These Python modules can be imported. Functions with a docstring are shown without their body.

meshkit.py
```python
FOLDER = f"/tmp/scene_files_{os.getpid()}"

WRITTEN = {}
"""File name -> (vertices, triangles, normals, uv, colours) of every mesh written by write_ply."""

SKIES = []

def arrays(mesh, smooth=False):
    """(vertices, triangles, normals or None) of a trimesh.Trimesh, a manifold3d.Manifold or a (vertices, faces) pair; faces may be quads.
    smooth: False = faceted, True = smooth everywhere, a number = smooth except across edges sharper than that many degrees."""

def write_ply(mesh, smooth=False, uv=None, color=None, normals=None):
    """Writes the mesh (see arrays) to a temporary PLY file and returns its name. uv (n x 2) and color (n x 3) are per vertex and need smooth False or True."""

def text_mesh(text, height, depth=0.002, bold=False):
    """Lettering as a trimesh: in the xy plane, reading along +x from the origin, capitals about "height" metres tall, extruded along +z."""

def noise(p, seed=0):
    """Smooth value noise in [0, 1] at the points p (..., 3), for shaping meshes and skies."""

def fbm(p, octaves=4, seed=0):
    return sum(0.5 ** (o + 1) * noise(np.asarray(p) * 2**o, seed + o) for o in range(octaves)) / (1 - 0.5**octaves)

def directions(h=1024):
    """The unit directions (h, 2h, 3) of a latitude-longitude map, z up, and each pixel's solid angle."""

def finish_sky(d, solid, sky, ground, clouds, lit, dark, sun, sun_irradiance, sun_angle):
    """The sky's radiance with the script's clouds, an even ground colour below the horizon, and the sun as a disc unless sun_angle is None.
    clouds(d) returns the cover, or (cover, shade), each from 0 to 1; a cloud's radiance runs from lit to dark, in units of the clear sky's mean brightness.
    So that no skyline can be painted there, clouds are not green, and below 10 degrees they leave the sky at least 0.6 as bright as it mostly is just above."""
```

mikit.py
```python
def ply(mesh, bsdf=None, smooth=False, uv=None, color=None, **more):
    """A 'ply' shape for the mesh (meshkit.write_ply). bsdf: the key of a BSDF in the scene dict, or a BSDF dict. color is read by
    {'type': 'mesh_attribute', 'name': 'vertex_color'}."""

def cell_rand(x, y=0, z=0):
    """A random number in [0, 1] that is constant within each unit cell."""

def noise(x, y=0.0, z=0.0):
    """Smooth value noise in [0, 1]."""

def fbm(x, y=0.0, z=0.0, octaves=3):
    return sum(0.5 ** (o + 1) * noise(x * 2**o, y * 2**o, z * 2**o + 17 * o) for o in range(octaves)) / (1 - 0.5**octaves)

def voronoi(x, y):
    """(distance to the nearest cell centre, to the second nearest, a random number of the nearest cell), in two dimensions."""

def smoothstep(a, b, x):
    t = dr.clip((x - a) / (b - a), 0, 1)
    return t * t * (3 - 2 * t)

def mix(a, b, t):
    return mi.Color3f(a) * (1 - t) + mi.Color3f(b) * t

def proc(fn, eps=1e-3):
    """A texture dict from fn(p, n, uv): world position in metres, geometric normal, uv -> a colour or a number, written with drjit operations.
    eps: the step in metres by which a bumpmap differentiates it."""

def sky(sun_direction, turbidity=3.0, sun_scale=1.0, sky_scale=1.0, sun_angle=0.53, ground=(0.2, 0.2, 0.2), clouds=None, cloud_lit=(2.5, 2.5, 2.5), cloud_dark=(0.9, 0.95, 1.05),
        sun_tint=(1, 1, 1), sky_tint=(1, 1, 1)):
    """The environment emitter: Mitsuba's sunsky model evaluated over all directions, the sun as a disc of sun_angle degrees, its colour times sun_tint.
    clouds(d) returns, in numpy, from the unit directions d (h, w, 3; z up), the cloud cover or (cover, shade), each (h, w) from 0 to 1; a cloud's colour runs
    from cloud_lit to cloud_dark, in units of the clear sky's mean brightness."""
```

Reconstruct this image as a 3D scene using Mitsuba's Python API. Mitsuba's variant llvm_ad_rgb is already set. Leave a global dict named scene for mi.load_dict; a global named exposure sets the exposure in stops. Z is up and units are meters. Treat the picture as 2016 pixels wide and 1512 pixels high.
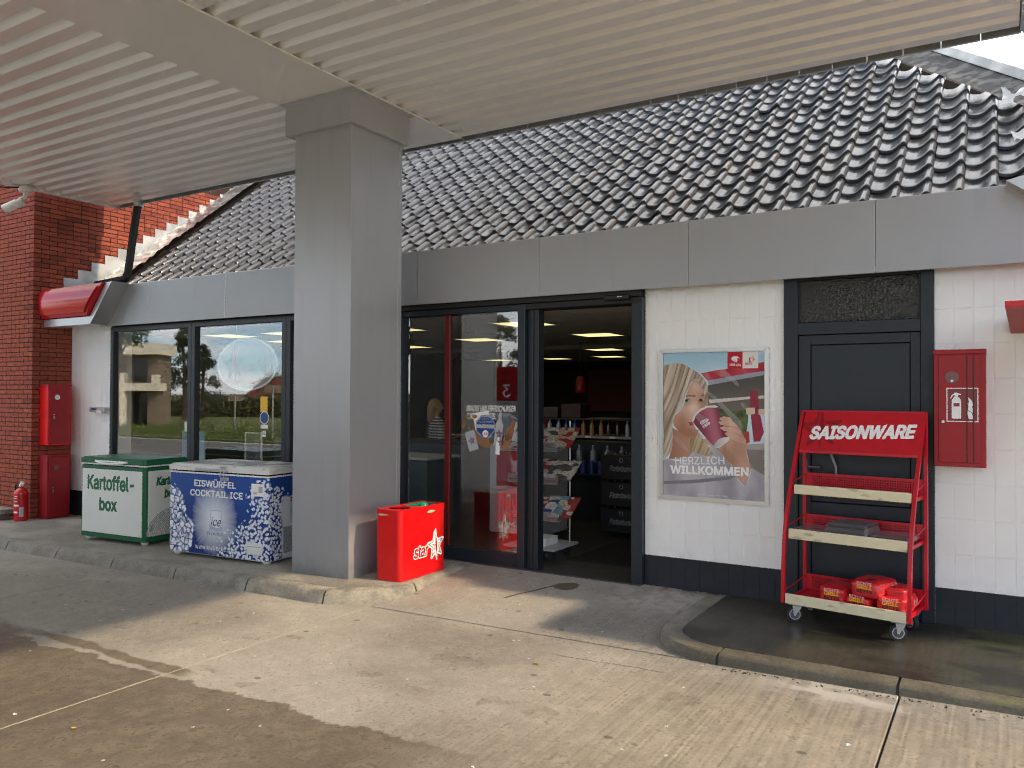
import math, random
import numpy as np, trimesh, mitsuba as mi, drjit as dr, mikit, meshkit
import manifold3d as m3
from shapely.geometry import Polygon, Point, box as sbox, LineString
from shapely import affinity, union_all
from shapely.ops import unary_union
from mikit import proc, noise, fbm, voronoi, cell_rand, smoothstep, mix
T = mi.ScalarTransform4f
random.seed(7); RNG = np.random.default_rng(11)
scene, labels = {}, {}

# ---------------------------------------------------------------- camera, sky, exposure
# x runs along the shop front, y into the shop, z up; the door threshold is z = 0
exposure = 3.1
CAM = np.array([0.0, 0.0, 1.6])
YAW, PITCH, ROLL = 0.545482, 0.014948, 0.004465
_cy, _sy, _cp, _sp = math.cos(YAW), math.sin(YAW), math.cos(PITCH), math.sin(PITCH)
_f = np.array([-_sy*_cp, _cy*_cp, _sp]); _r = np.array([_cy, _sy, 0.0]); _u = np.cross(_r, _f)
_up = -math.sin(ROLL)*_r + math.cos(ROLL)*_u
scene['camera'] = {'type': 'perspective', 'fov': math.degrees(2*math.atan(1008/1580.15)), 'fov_axis': 'x', 'near_clip': 0.05, 'far_clip': 2000.0,
    'to_world': T().look_at(origin=CAM.tolist(), target=(CAM+_f).tolist(), up=_up.tolist())}
SUN = (0.795, 0.079, 0.603)
def cloud_cover(d):
    q = d/np.maximum(d[..., 2:3]+0.18, 0.05)
    n = meshkit.fbm(q*np.array([1.1, 1.6, 0.0])+np.array([3.3, 1.7, 0.5]), 5, 3)
    c = np.clip((n-0.40)/0.16, 0, 1)
    c = np.maximum(c, np.clip((d[..., 1]-0.25)/0.35, 0, 1)*0.9)      # thicker white cloud behind the building
    return c, np.clip((n-0.55)/0.3, 0, 1)
scene['sky'] = mikit.sky(SUN, turbidity=3.0, clouds=cloud_cover, cloud_lit=(3.0, 3.0, 3.0), cloud_dark=(1.4, 1.45, 1.5), sun_scale=0.33, sun_angle=1.8, sun_tint=(1.0, 0.96, 0.90), sky_tint=(1.0, 0.985, 0.965))

# ---------------------------------------------------------------- helpers
def numbered(key):
    if key not in scene and key not in labels: return key
    n = 1
    while f'{key}_{n:03d}' in scene or f'{key}_{n:03d}' in labels: n += 1
    return f'{key}_{n:03d}'
def thing(key, label, cat, group=None, kind=None):
    key = numbered(key); labels[key] = {}
    if label: labels[key]['label'] = label
    if cat: labels[key]['category'] = cat
    if group: labels[key]['group'] = group
    if kind: labels[key]['kind'] = kind
    return key
_next = {}
def put(key, mesh, mat, smooth=False, label=None, kind=None, tw=None, uv=None, **more):
    """adds one entry (a part: key holds two underscores) and returns its key"""
    if key in scene:
        n = _next.get(key, 1)
        while f'{key}_{n:03d}' in scene: n += 1
        _next[key] = n+1; key = f'{key}_{n:03d}'
    d = dict(mesh) if isinstance(mesh, dict) else mikit.ply(mesh, mat, smooth=smooth, uv=uv, **more)
    if isinstance(mesh, dict) and mat: d['bsdf'] = {'type': 'ref', 'id': mat}
    if tw is not None: d['to_world'] = tw
    scene[key] = d
    if label or kind:
        labels[key] = {**labels.get(key, {}), **({'label': label} if label else {}), **({'kind': kind} if kind else {})}
    return key
def only(key, mesh, mat, label, cat, group=None, kind=None, smooth=False, tw=None, **more):
    """a thing that is one mesh"""
    k = thing(key, label, cat, group, kind)
    d = dict(mesh) if isinstance(mesh, dict) else mikit.ply(mesh, mat, smooth=smooth, **more)
    if isinstance(mesh, dict) and mat: d['bsdf'] = {'type': 'ref', 'id': mat}
    if tw is not None: d['to_world'] = tw
    scene[k] = d
    return k
def tm(v, f): return trimesh.Trimesh(np.asarray(v, float), np.asarray(f, int), process=False)
def cat(*ms): return trimesh.util.concatenate([m for m in (ms[0] if len(ms) == 1 and isinstance(ms[0], list) else ms)])
def box(x0, x1, y0, y1, z0, z1, b=0.0):
    if b <= 0:
        m = trimesh.creation.box(extents=(x1-x0, y1-y0, z1-z0)); m.apply_translation(((x0+x1)/2, (y0+y1)/2, (z0+z1)/2)); return m
    b = min(b, (x1-x0)/2.2, (y1-y0)/2.2, (z1-z0)/2.2)
    pts = []
    for x, sx in ((x0, 1), (x1, -1)):
        for y, sy in ((y0, 1), (y1, -1)):
            for z, sz in ((z0, 1), (z1, -1)):
                pts += [(x+sx*b, y+sy*b, z), (x+sx*b, y, z+sz*b), (x, y+sy*b, z+sz*b)]
    return trimesh.convex.convex_hull(np.array(pts))
def rrect(x0, x1, y0, y1, r, n=6): return sbox(x0+r, y0+r, x1-r, y1-r).buffer(r, quad_segs=n)
def ext(poly, h, z0=0.0):
    gs = [g for g in getattr(poly, 'geoms', [poly]) if g.area > 1e-9]
    m = cat([trimesh.creation.extrude_polygon(g, h, engine='earcut') for g in gs]); m.apply_translation((0, 0, z0)); return m
def basis(m, o, X, Y):
    X, Y = np.asarray(X, float), np.asarray(Y, float); N = np.cross(X, Y)
    M = np.eye(4); M[:3, 0], M[:3, 1], M[:3, 2], M[:3, 3] = X, Y, N, o
    m = m.copy(); m.apply_transform(M); return m
FX, FZ = (1, 0, 0), (0, 0, 1)           # a print on a face that looks to -y
SX = (0, 1, 0)                          # a print on a face that looks to +x
def text(s, h, o, X=FX, Y=FZ, bold=False, shear=0.0, width=None, depth=0.0012):
    m = meshkit.text_mesh(s, h, depth, bold)
    if width:
        b = m.bounds; m.vertices[:, 0] = (m.vertices[:, 0]-b[0, 0])*width/(b[1, 0]-b[0, 0])
    m.vertices[:, 0] += shear*m.vertices[:, 1]
    return basis(m, o, X, Y)
def cyl(p0, p1, r, n=16, r1=None):
    p0, p1 = np.asarray(p0, float), np.asarray(p1, float); h = np.linalg.norm(p1-p0)
    a = np.arange(n)*2*np.pi/n; r1 = r if r1 is None else r1
    ring = np.stack([np.cos(a), np.sin(a)], 1)
    v = np.vstack([np.c_[ring*r, np.zeros(n)], np.c_[ring*r1, np.full(n, h)], [[0, 0, 0], [0, 0, h]]])
    i = np.arange(n); j = (i+1) % n
    f = np.vstack([np.c_[i, j, j+n], np.c_[i, j+n, i+n], np.c_[j, i, i*0+2*n], np.c_[i+n, j+n, i*0+2*n+1]])
    m = tm(v, f); m.apply_transform(trimesh.geometry.align_vectors([0, 0, 1], (p1-p0)/h)); m.apply_translation(p0); return m
def tube(pts, r, n=10):
    p = np.asarray(pts, float); t = np.gradient(p, axis=0); t /= np.linalg.norm(t, axis=1, keepdims=True)+1e-12
    up = np.array([0, 0, 1.0]) if abs(t[:, 2]).mean() < .8 else np.array([1.0, 0, 0])
    a = np.cross(t, up); a /= np.linalg.norm(a, axis=1, keepdims=True)+1e-12; b = np.cross(t, a)
    ang = np.arange(n)*2*np.pi/n; rr = np.broadcast_to(r, (len(p),))
    v = (p[:, None]+rr[:, None, None]*(np.cos(ang)[None, :, None]*a[:, None]+np.sin(ang)[None, :, None]*b[:, None])).reshape(-1, 3)
    f = []
    for i in range(len(p)-1):
        for k in range(n):
            q = [i*n+k, i*n+(k+1) % n, (i+1)*n+(k+1) % n, (i+1)*n+k]; f += [[q[0], q[2], q[1]], [q[0], q[3], q[2]]]
    c0, c1 = len(v), len(v)+1; v = np.vstack([v, p[:1], p[-1:]])
    for k in range(n): f += [[c0, k, (k+1) % n], [c1, (len(p)-1)*n+(k+1) % n, (len(p)-1)*n+k]]
    m = tm(v, f); m.fix_normals(); return m
def lathe(prof, n=24):
    return trimesh.creation.revolve(np.asarray(prof, float), sections=n)
def move(m, x=0, y=0, z=0, rz=0.0):
    m = m.copy()
    if rz: m.apply_transform(trimesh.transformations.rotation_matrix(rz, (0, 0, 1)))
    m.apply_translation((x, y, z)); return m
def star_poly(R=1.0, r=0.42, rot=90, n=5):
    a = [math.radians(rot+180/n*k) for k in range(2*n)]
    return Polygon([((R if k % 2 == 0 else r)*math.cos(t), (R if k % 2 == 0 else r)*math.sin(t)) for k, t in enumerate(a)])
def star_logo(s):
    """open star outline with a tall slim spike through it, as two polygons about s high"""
    st = star_poly(0.5*s, 0.2*s, 97)
    ring = st.buffer(0.035*s).difference(st.buffer(-0.06*s))
    spike = Polygon([(-.02*s, .62*s), (.10*s, .05*s), (.06*s, -.55*s), (-.05*s, .0)])
    return ring.difference(spike.buffer(.035*s)), spike

# ---------------------------------------------------------------- materials
def M(name, rgb, rough=0.5, metallic=0.0, spec=0.5, cc=0.0, bump=None, bscale=1.0, ccg=0.9):
    col = rgb if isinstance(rgb, dict) else {'type': 'rgb', 'value': list(rgb)}
    b = {'type': 'principled', 'base_color': col, 'roughness': rough, 'metallic': metallic, 'specular': spec}
    if cc: b['clearcoat'] = cc; b['clearcoat_gloss'] = ccg
    if bump is not None: b = {'type': 'bumpmap', 'arbitrary': bump, 'scale': bscale, 'bsdf': b}
    scene[name] = {'type': 'twosided', 'bsdf': b}
    return name
def blob(x, y, cx, cy, rx, ry, k=1.1):
    d = dr.sqrt(dr.square((x-cx)/rx)+dr.square((y-cy)/ry)) + k*(fbm(x*9, y*9, 3.1)-0.5)*2
    return 1-smoothstep(0.75, 1.0, d)
BLOBS = [(-4.47, 3.9, .10, .05), (-4.28, 4.07, .12, .04), (-3.43, 4.4, .07, .05), (-4.15, 3.33, .14, .05), (-3.72, 3.24, .16, .045), (-2.94, 4.24, .16, .09),
         (-2.86, 3.67, .11, .06), (-3.3, 3.75, .10, .05), (-7.61, 4.41, .26, .10), (-5.6, 3.6, .10, .04), (-6.1, 4.0, .14, .035), (-2.2, 3.75, .2, .12), (-1.55, 4.3, .16, .10)]
def ground_col(p, n, uv):
    x, y = p.x, p.y
    big = fbm(x*.9, y*1.3, 2.0, 4); fine = fbm(x*14, y*14, 5.0, 3); grit = noise(x*120, y*120, 1.0)
    c = mix((.255, .238, .208), (.36, .338, .30), smoothstep(.3, .7, big))
    c = c*(0.86+0.28*fine)
    # pale washed concrete near the kerb and the door, browner towards the drive
    warm = smoothstep(-3.2, -1.2, x)*(1-smoothstep(4.2, 5.1, y))
    c = mix(c, mi.Color3f(.29, .238, .165)*(0.8+.4*fine), 0.6*warm)
    # wet, oily film over the drive with an irregular front edge
    e = y-(3.09+.13*(fbm(x*2.3, y*.7, 7.0)-.5)+.09*(fbm(x*8, y*6, 3.0)-.5)+.05*(fbm(x*30, y*24, 2.)-.5))
    wet = (1-smoothstep(-.012, .016, e))*(1-smoothstep(-2.75, -1.75, x+.8*(fbm(x*2, y*2, 9.)-.5)))
    wet = wet*smoothstep(.9, 1.5, y)
    tg = (1-smoothstep(.03, .06, dr.abs(y-3.2-.02*dr.sin(x*3.1))+.07*(fbm(x*6, y*8, 4.)-.5)))*smoothstep(-6.9, -5.6, x)*(1-smoothstep(-4.35, -4.15, x))
    lf = smoothstep(.9, 1.5, y)*(1-smoothstep(3.18, 3.3, y+.1*(fbm(x*3, y*3)-.5)))*(1-smoothstep(-6.2, -5.85, x))
    wet = dr.maximum(dr.maximum(wet, tg), lf)
    c = mix(c, mi.Color3f(.145, .12, .086)*(0.72+.56*fine)*(.8+.4*big), wet*.92)
    b = mi.Float(0)
    for (cx, cy, rx, ry) in BLOBS: b = dr.maximum(b, blob(x, y, cx, cy, rx, ry))
    c = mix(c, (.17, .14, .11), b*.42*smoothstep(.3, .6, fine))
    # shoe prints, gum spots, pale specks
    d1, d2, w = voronoi(x*2.6, y*3.4)
    c = mix(c, (.12, .10, .08), (1-smoothstep(.05, .075, d1))*dr.select(w > .80, 1.0, 0.0)*.7)
    d1, d2, w = voronoi(x*7+5, y*7)
    c = mix(c, (.62, .60, .55), (1-smoothstep(.025+.03*w, .04+.03*w, d1))*dr.select(w > .965, 1.0, 0.0)*.85)
    # broom finish, running towards the shop
    broom = noise(x*70+3*noise(x*2, y*.8), y*2.2, 2.0)
    pit = smoothstep(.70, .80, noise(x*55, y*55, 4.))
    c = c*(1+.30*(broom-.5)*smoothstep(-3.2, -1.2, x)+.22*(grit-.5)-.22*pit*smoothstep(.35, .65, fine))
    c = c*(1-.5*(1-smoothstep(.004, .009, dr.abs(y-4.66-.03*(fbm(x*5, 1., 1.)-.5)-.04*(x+2.1))))*smoothstep(-2.6, -2.4, x)*(1-smoothstep(-1.8, -1.7, x)))
    # whitish lime bloom along the right kerb and the corner of the ramp
    k = (1-smoothstep(.0, .28, dr.abs(y-4.82)))*smoothstep(-1.35, -.9, x)*(1-smoothstep(-.55, -.35, x))*smoothstep(.42, .62, fbm(x*5, y*8, 2.5))
    k = dr.maximum(k, (1-smoothstep(.1, .6, dr.sqrt(dr.square(x+2.35)+dr.square(y-6.2))))*.55*smoothstep(.3, .6, fine))
    c = mix(c, (.50, .48, .44), k*.75)
    # spilled drink by the door
    sp = dr.maximum(blob(x, y, -3.18, 6.12, .12, .13, .35), (1-smoothstep(.012, .022, dr.abs((x+3.37)-.42*(y-5.85)+.03*(fbm(x*8, y*8)-.5))))*dr.select((y > 5.62) & (y < 6.1), 1.0, 0.0))
    c = mix(c, (.10, .08, .05), sp*.9)
    return c
def ground_rough(p, n, uv):
    wet = (1-smoothstep(-.03, .05, p.y-(3.09+.10*(fbm(p.x*2.3, p.y*.7, 7.0)-.5))))*(1-smoothstep(-2.75, -1.75, p.x))
    return .82-.30*wet-.1*fbm(p.x*5, p.y*5)
def ground_bump(p, n, uv):
    return .0022*noise(p.x*70+3*noise(p.x*2, p.y*.8), p.y*2.2, 2.0)*smoothstep(-3.6, -1.4, p.x)+.0024*fbm(p.x*60, p.y*60, 0.0, 2)
M('m_slab', proc(ground_col), rough=proc(ground_rough), spec=.35, bump=proc(ground_bump, 2e-3))
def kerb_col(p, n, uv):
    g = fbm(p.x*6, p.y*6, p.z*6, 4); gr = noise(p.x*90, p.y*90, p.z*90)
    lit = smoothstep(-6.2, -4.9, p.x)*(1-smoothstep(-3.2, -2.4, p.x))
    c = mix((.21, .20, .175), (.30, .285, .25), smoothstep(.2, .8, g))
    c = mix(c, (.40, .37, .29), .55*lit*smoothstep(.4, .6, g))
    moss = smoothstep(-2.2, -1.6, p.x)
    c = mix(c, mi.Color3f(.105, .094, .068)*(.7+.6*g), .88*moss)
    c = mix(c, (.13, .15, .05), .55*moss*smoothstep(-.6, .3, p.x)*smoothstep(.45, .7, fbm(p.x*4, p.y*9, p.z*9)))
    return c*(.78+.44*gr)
M('m_kerb', proc(kerb_col), rough=.85, spec=.3, bump=proc(lambda p, n, uv: .004*fbm(p.x*45, p.y*45, p.z*45, 3), 2e-3))
def walk_col(p, n, uv):
    g = fbm(p.x*2.2, p.y*2.8, 1.0, 4); gr = noise(p.x*100, p.y*100, 0.0)
    dry = mix((.20, .19, .165), (.31, .29, .25), smoothstep(.3, .7, g))
    wetc = mix((.020, .020, .016), (.050, .048, .037), smoothstep(.3, .7, g))
    wetc = mix(wetc, (.075, .085, .03), smoothstep(-.7, .3, p.x)*.6*smoothstep(.4, .6, fbm(p.x*3, p.y*5, 2.)))
    wetc = wetc*(1+.22*(noise(p.x*55+2*noise(p.x*2., p.y), p.y*4, 0.)-.5))
    c = mix(dry, wetc, smoothstep(-3.2, -2.0, p.x))
    return c*(.8+.4*gr)
M('m_walk', proc(walk_col), rough=proc(lambda p, n, uv: dr.select(p.x > -2.6, .30+.3*fbm(p.x*3, p.y*3), .85)), spec=.45, bump=proc(lambda p, n, uv: .002*fbm(p.x*50, p.y*50, 0., 2), 2e-3))
M('m_reddark', (.13, .004, .005), .4)
M('m_joint', (.03, .028, .025), .9)
def soffit_col(p, n, uv):
    return mi.Color3f(.86, .845, .815)*(.94+.08*fbm(p.x*1.5, p.y*1.1, 3.))
M('m_soffit', proc(soffit_col), rough=.36, metallic=.36, spec=.5)
def greypanel(a):
    return proc(lambda p, n, uv: mi.Color3f(*a)*(.97+.05*fbm(p.x*1.3, p.y*1.3, p.z*1.6))*(1-.03*smoothstep(.66, .80, noise(p.x*23, p.y*23, p.z*1.3)))*(1-.45*smoothstep(.22, .0, p.z)*fbm(p.x*14, p.y*14, p.z*9)))
M('m_grey', greypanel((.365, .372, .39)), rough=.38, metallic=.3, spec=.5)
M('m_column', greypanel((.375, .378, .395)), rough=.33, metallic=.3, spec=.5)
M('m_silver', (.52, .53, .55), rough=.3, metallic=.6)
M('m_alu', (.62, .61, .60), rough=.28, metallic=.85)
M('m_zinc', proc(lambda p, n, uv: mix((.42, .44, .45), (.62, .64, .65), smoothstep(.35, .65, fbm(p.x*4, p.y*4, p.z*4, 4)))), rough=.42, metallic=.55)
M('m_lead', proc(lambda p, n, uv: mix((.03, .03, .03), (.13, .13, .125), smoothstep(.42, .68, fbm(p.x*11, p.y*7, p.z*16, 4)))), rough=.55, spec=.4)
M('m_leadfoil', proc(lambda p, n, uv: mix((.30, .31, .33), (.62, .62, .63), smoothstep(.4, .65, fbm(p.x*9, p.y*9, p.z*9, 3)))), rough=.3, metallic=.7)
for i, a in enumerate(((.070, .074, .084), (.082, .085, .094), (.074, .079, .092), (.084, .081, .083))):
    M(f'm_rooftile_{i}', proc(lambda p, n, uv, a=a: mix(mi.Color3f(*a)*(.7+.6*fbm(p.x*7, p.y*7, p.z*7, 3)), (.42, .43, .40), .8*smoothstep(.86, .91, noise(p.x*34, p.y*34, p.z*34))*smoothstep(.5, .7, fbm(p.x*1.7, p.y*1.7, 2.)))), rough=.17, metallic=.24, spec=1.0, cc=1.0, ccg=.9)
M('m_roofbase', (.012, .011, .011), .9)
for i, a in enumerate(((.30, .074, .046), (.255, .062, .040), (.33, .086, .052), (.20, .052, .038), (.29, .070, .048))):
    M(f'm_brick_{i}', proc(lambda p, n, uv, a=a: mi.Color3f(*a)*(.72+.56*fbm(p.x*15, p.y*15, p.z*22, 3))*(.9+.2*noise(p.x*120, p.y*120, p.z*120))), rough=.85, spec=.25)
M('m_mortar', (.045, .03, .026), .95, spec=.2)
for i, a in enumerate(((.845, .84, .83), (.84, .836, .825), (.848, .844, .834))):
    M(f'm_tile_{i}', proc(lambda p, n, uv, a=a: mi.Color3f(*a)*(.985+.015*fbm(p.x*3, p.y*2, p.z*2)-.10*smoothstep(.36, .25, p.z)*smoothstep(.45, .7, fbm(p.x*9, 1.0, p.z*9)))), rough=.22, spec=.5)
M('m_grout', (.84, .835, .82), .5)
M('m_plinth', proc(lambda p, n, uv: mix((.012, .017, .026), (.03, .033, .036), fbm(p.x*5, p.y*5, p.z*9)*(1-smoothstep(-.05, .25, p.z)))), rough=.4, spec=.4)
M('m_navy', (.013, .019, .027), rough=.38, spec=.45)
M('m_navydoor', proc(lambda p, n, uv: mi.Color3f(.012, .018, .027)*(.9+.25*fbm(p.x*2, p.y*2, p.z*2))), rough=.42, spec=.45)
M('m_black', (.008, .008, .009), rough=.5)
M('m_rubber', (.012, .012, .012), rough=.75)
M('m_red', proc(lambda p, n, uv: mi.Color3f(.50, .008, .014)*(.9+.16*fbm(p.x*8, p.y*8, p.z*8))), rough=.35, spec=.5)
M('m_redrack', proc(lambda p, n, uv: mi.Color3f(.50, .005, .018)*(.9+.16*fbm(p.x*9, p.y*9, p.z*9))), rough=.32, spec=.5)
M('m_redgloss', (.50, .008, .012), rough=.12, spec=.6, cc=.8, ccg=.95)
M('m_redbin', proc(lambda p, n, uv: mi.Color3f(.70, .006, .008)*(.92+.12*fbm(p.x*6, p.y*6, p.z*6))), rough=.30, spec=.5)
M('m_redmatt', proc(lambda p, n, uv: mi.Color3f(.33, .012, .018)*(.88+.2*fbm(p.x*5, p.y*5, p.z*5))), rough=.45, spec=.4)
M('m_white', (.80, .80, .79), rough=.4)
M('m_offwhite', proc(lambda p, n, uv: mi.Color3f(.74, .73, .69)*(.86+.18*fbm(p.x*9, p.y*9, p.z*9))), rough=.4)
M('m_cream', proc(lambda p, n, uv: mi.Color3f(.72, .64, .43)*(.88+.18*fbm(p.x*22, p.y*5, p.z*40))*(1-.35*smoothstep(.66, .74, fbm(p.x*13, p.y*13, p.z*30)))), rough=.5)
M('m_green', (.006, .105, .042), rough=.32, spec=.5)
M('m_greenprint', (.008, .12, .05), rough=.5)
M('m_boxwhite', proc(lambda p, n, uv: mi.Color3f(.74, .76, .72)*(.93+.08*fbm(p.x*4, p.y*4, p.z*4))), rough=.35)
M('m_printwhite', (.82, .82, .82), rough=.45)
M('m_printnavy', (.03, .04, .12), rough=.45)
M('m_printgrey', (.30, .31, .33), rough=.5)
M('m_printyellow', (.85, .50, .02), rough=.45)
M('m_printbrown', (.05, .012, .008), rough=.5)
M('m_printred', (.46, .012, .025), rough=.45)
M('m_printpink', (.82, .42, .44), rough=.45)
M('m_steel', (.55, .56, .57), rough=.3, metallic=.9)
M('m_darksteel', (.10, .10, .11), rough=.4, metallic=.7)
M('m_foil', (.05, .05, .055), rough=.18, spec=.7)
scene['m_glass'] = {'type': 'thindielectric', 'int_ior': 2.0}
scene['m_film'] = {'type': 'thindielectric', 'int_ior': 1.45}
M('m_snack', (.26, .125, .05), .6); M('m_printgrey2', (.42, .44, .47), .45); M('m_printblue', (.012, .05, .24), .4)
M('m_cafeprint', (.13, .22, .26), .5); M('m_cafered', (.45, .16, .18), .5)
def blend(name, rgb, w):
    scene[name] = {'type': 'blendbsdf', 'weight': w, 'a': {'type': 'thindielectric', 'int_ior': 1.3}, 'b': {'type': 'twosided', 'bsdf': {'type': 'diffuse', 'reflectance': {'type': 'rgb', 'value': list(rgb)}}}}
blend('m_acryl', (.62, .80, .84), .26); blend('m_acrylring', (.78, .90, .93), .8); blend('m_clearfilm', (.55, .55, .58), .10); blend('m_wirebin', (.6, .6, .6), .22)
M('m_rippleglass', (.018, .020, .018), rough=.16, spec=.8, bump=proc(lambda p, n, uv: .006*noise(p.x*95, p.z*95, 0.)*smoothstep(.25, .6, noise(p.x*150, 1., p.z*40))+.004*noise(p.x*40, 3., p.z*160), 1e-3))
M('m_dullglass', (.16, .05, .05), rough=.2, spec=.6); M('m_redsign', (.20, .022, .035), .35); M('m_plank', proc(lambda p, n, uv: mi.Color3f(.15, .135, .115)*(.6+.8*noise(p.x*4, p.y*70, p.z*70))), .9)
M('m_glassprint', (.42, .45, .62), .4); M('m_rust', (.10, .045, .02), .9); M('m_grille', proc(lambda p, n, uv: mi.Color3f(.42, .43, .44)*dr.select(((p.z*130-dr.floor(p.z*130)) < .5), .45, 1.0)), .6)
M('m_binbag', (.02, .26, .17), .3); M('m_scuff', (.42, .55, .36), .6); M('m_printgreen2', (.20, .25, .20), .5)
def affinity_ell(r):
    return ext(affinity.scale(Point(0, 0).buffer(1, quad_segs=5), r.uniform(.02, .035), r.uniform(.008, .014)), .002)
M('m_redwater', (.27, .006, .012), .3); M('m_bagred', proc(lambda p, n, uv: mi.Color3f(.55, .018, .025)*(.8+.4*fbm(p.x*20, p.y*20, p.z*20))), rough=.26, spec=.6)
M('m_leaf', (.55, .38, .06), .7); M('m_leafbrown', (.30, .14, .06), .8)
M('m_floor', (.06, .055, .048), .35); M('m_ceiling', (.42, .40, .36), .8); M('m_darkwall', (.03, .024, .022), .7); M('m_backdrop', (.16, .035, .015), .6); M('m_crate', (.012, .013, .016), .45)
M('m_bottlebrown', (.05, .022, .008), .12, spec=.7); M('m_bottleclear', (.42, .48, .50), .1, spec=.7); M('m_bottleblue', (.03, .07, .32), .2, spec=.6); M('m_bottleorange', (.40, .20, .05), .25)
M('m_lampred', (.40, .012, .01), .3); M('m_teal', (.022, .055, .060), .4); M('m_skin', (.50, .29, .21), .5); M('m_denim', (.03, .045, .10), .8); M('m_hairbrown', (.30, .18, .09), .5); M('m_shirtred', (.20, .012, .016), .7)
M('m_stripes', proc(lambda p, n, uv: mix((.62, .62, .60), (.05, .06, .09), smoothstep(.55, .6, dr.abs(dr.sin(p.z*78))))), .8); M('m_boardblue', (.03, .16, .27), .4)
for i, (a, b_) in enumerate((((.50, .48, .42), (.10, .09, .09)), ((.16, .30, .38), (.55, .50, .36)), ((.46, .36, .26), (.30, .03, .04)), ((.58, .57, .54), (.07, .10, .22)), ((.35, .05, .05), (.55, .52, .45)))):
    M(f'm_paper_{i}', proc(lambda p, n, uv, a=a, b_=b_: mix(a, b_, smoothstep(.48, .54, noise(p.x*17, p.y*14, p.z*26)))*(.7+.5*smoothstep(.4, .6, noise(p.x*90, p.y*20, p.z*150)))), .6)
M('m_seal', proc(lambda p, n, uv: mi.Color3f(.42, .37, .28)*(.7+.6*fbm(p.x*30, p.y*12, 1.))), .9)
M('m_grass', proc(lambda p, n, uv: mix((.05, .085, .018), (.12, .12, .04), fbm(p.x*.4, p.y*.8, 1.))), .9); M('m_grassblade', (.10, .14, .035), .8); M('m_asphalt', proc(lambda p, n, uv: mi.Color3f(.085, .083, .08)*(.8+.4*fbm(p.x*2, p.y*2, 1.))), .85)
M('m_leafdark', (.022, .042, .016), .7); M('m_leafmid', (.05, .085, .022), .65); M('m_leafhedge', (.075, .085, .025), .75); M('m_bark', (.09, .065, .045), .9)
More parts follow.
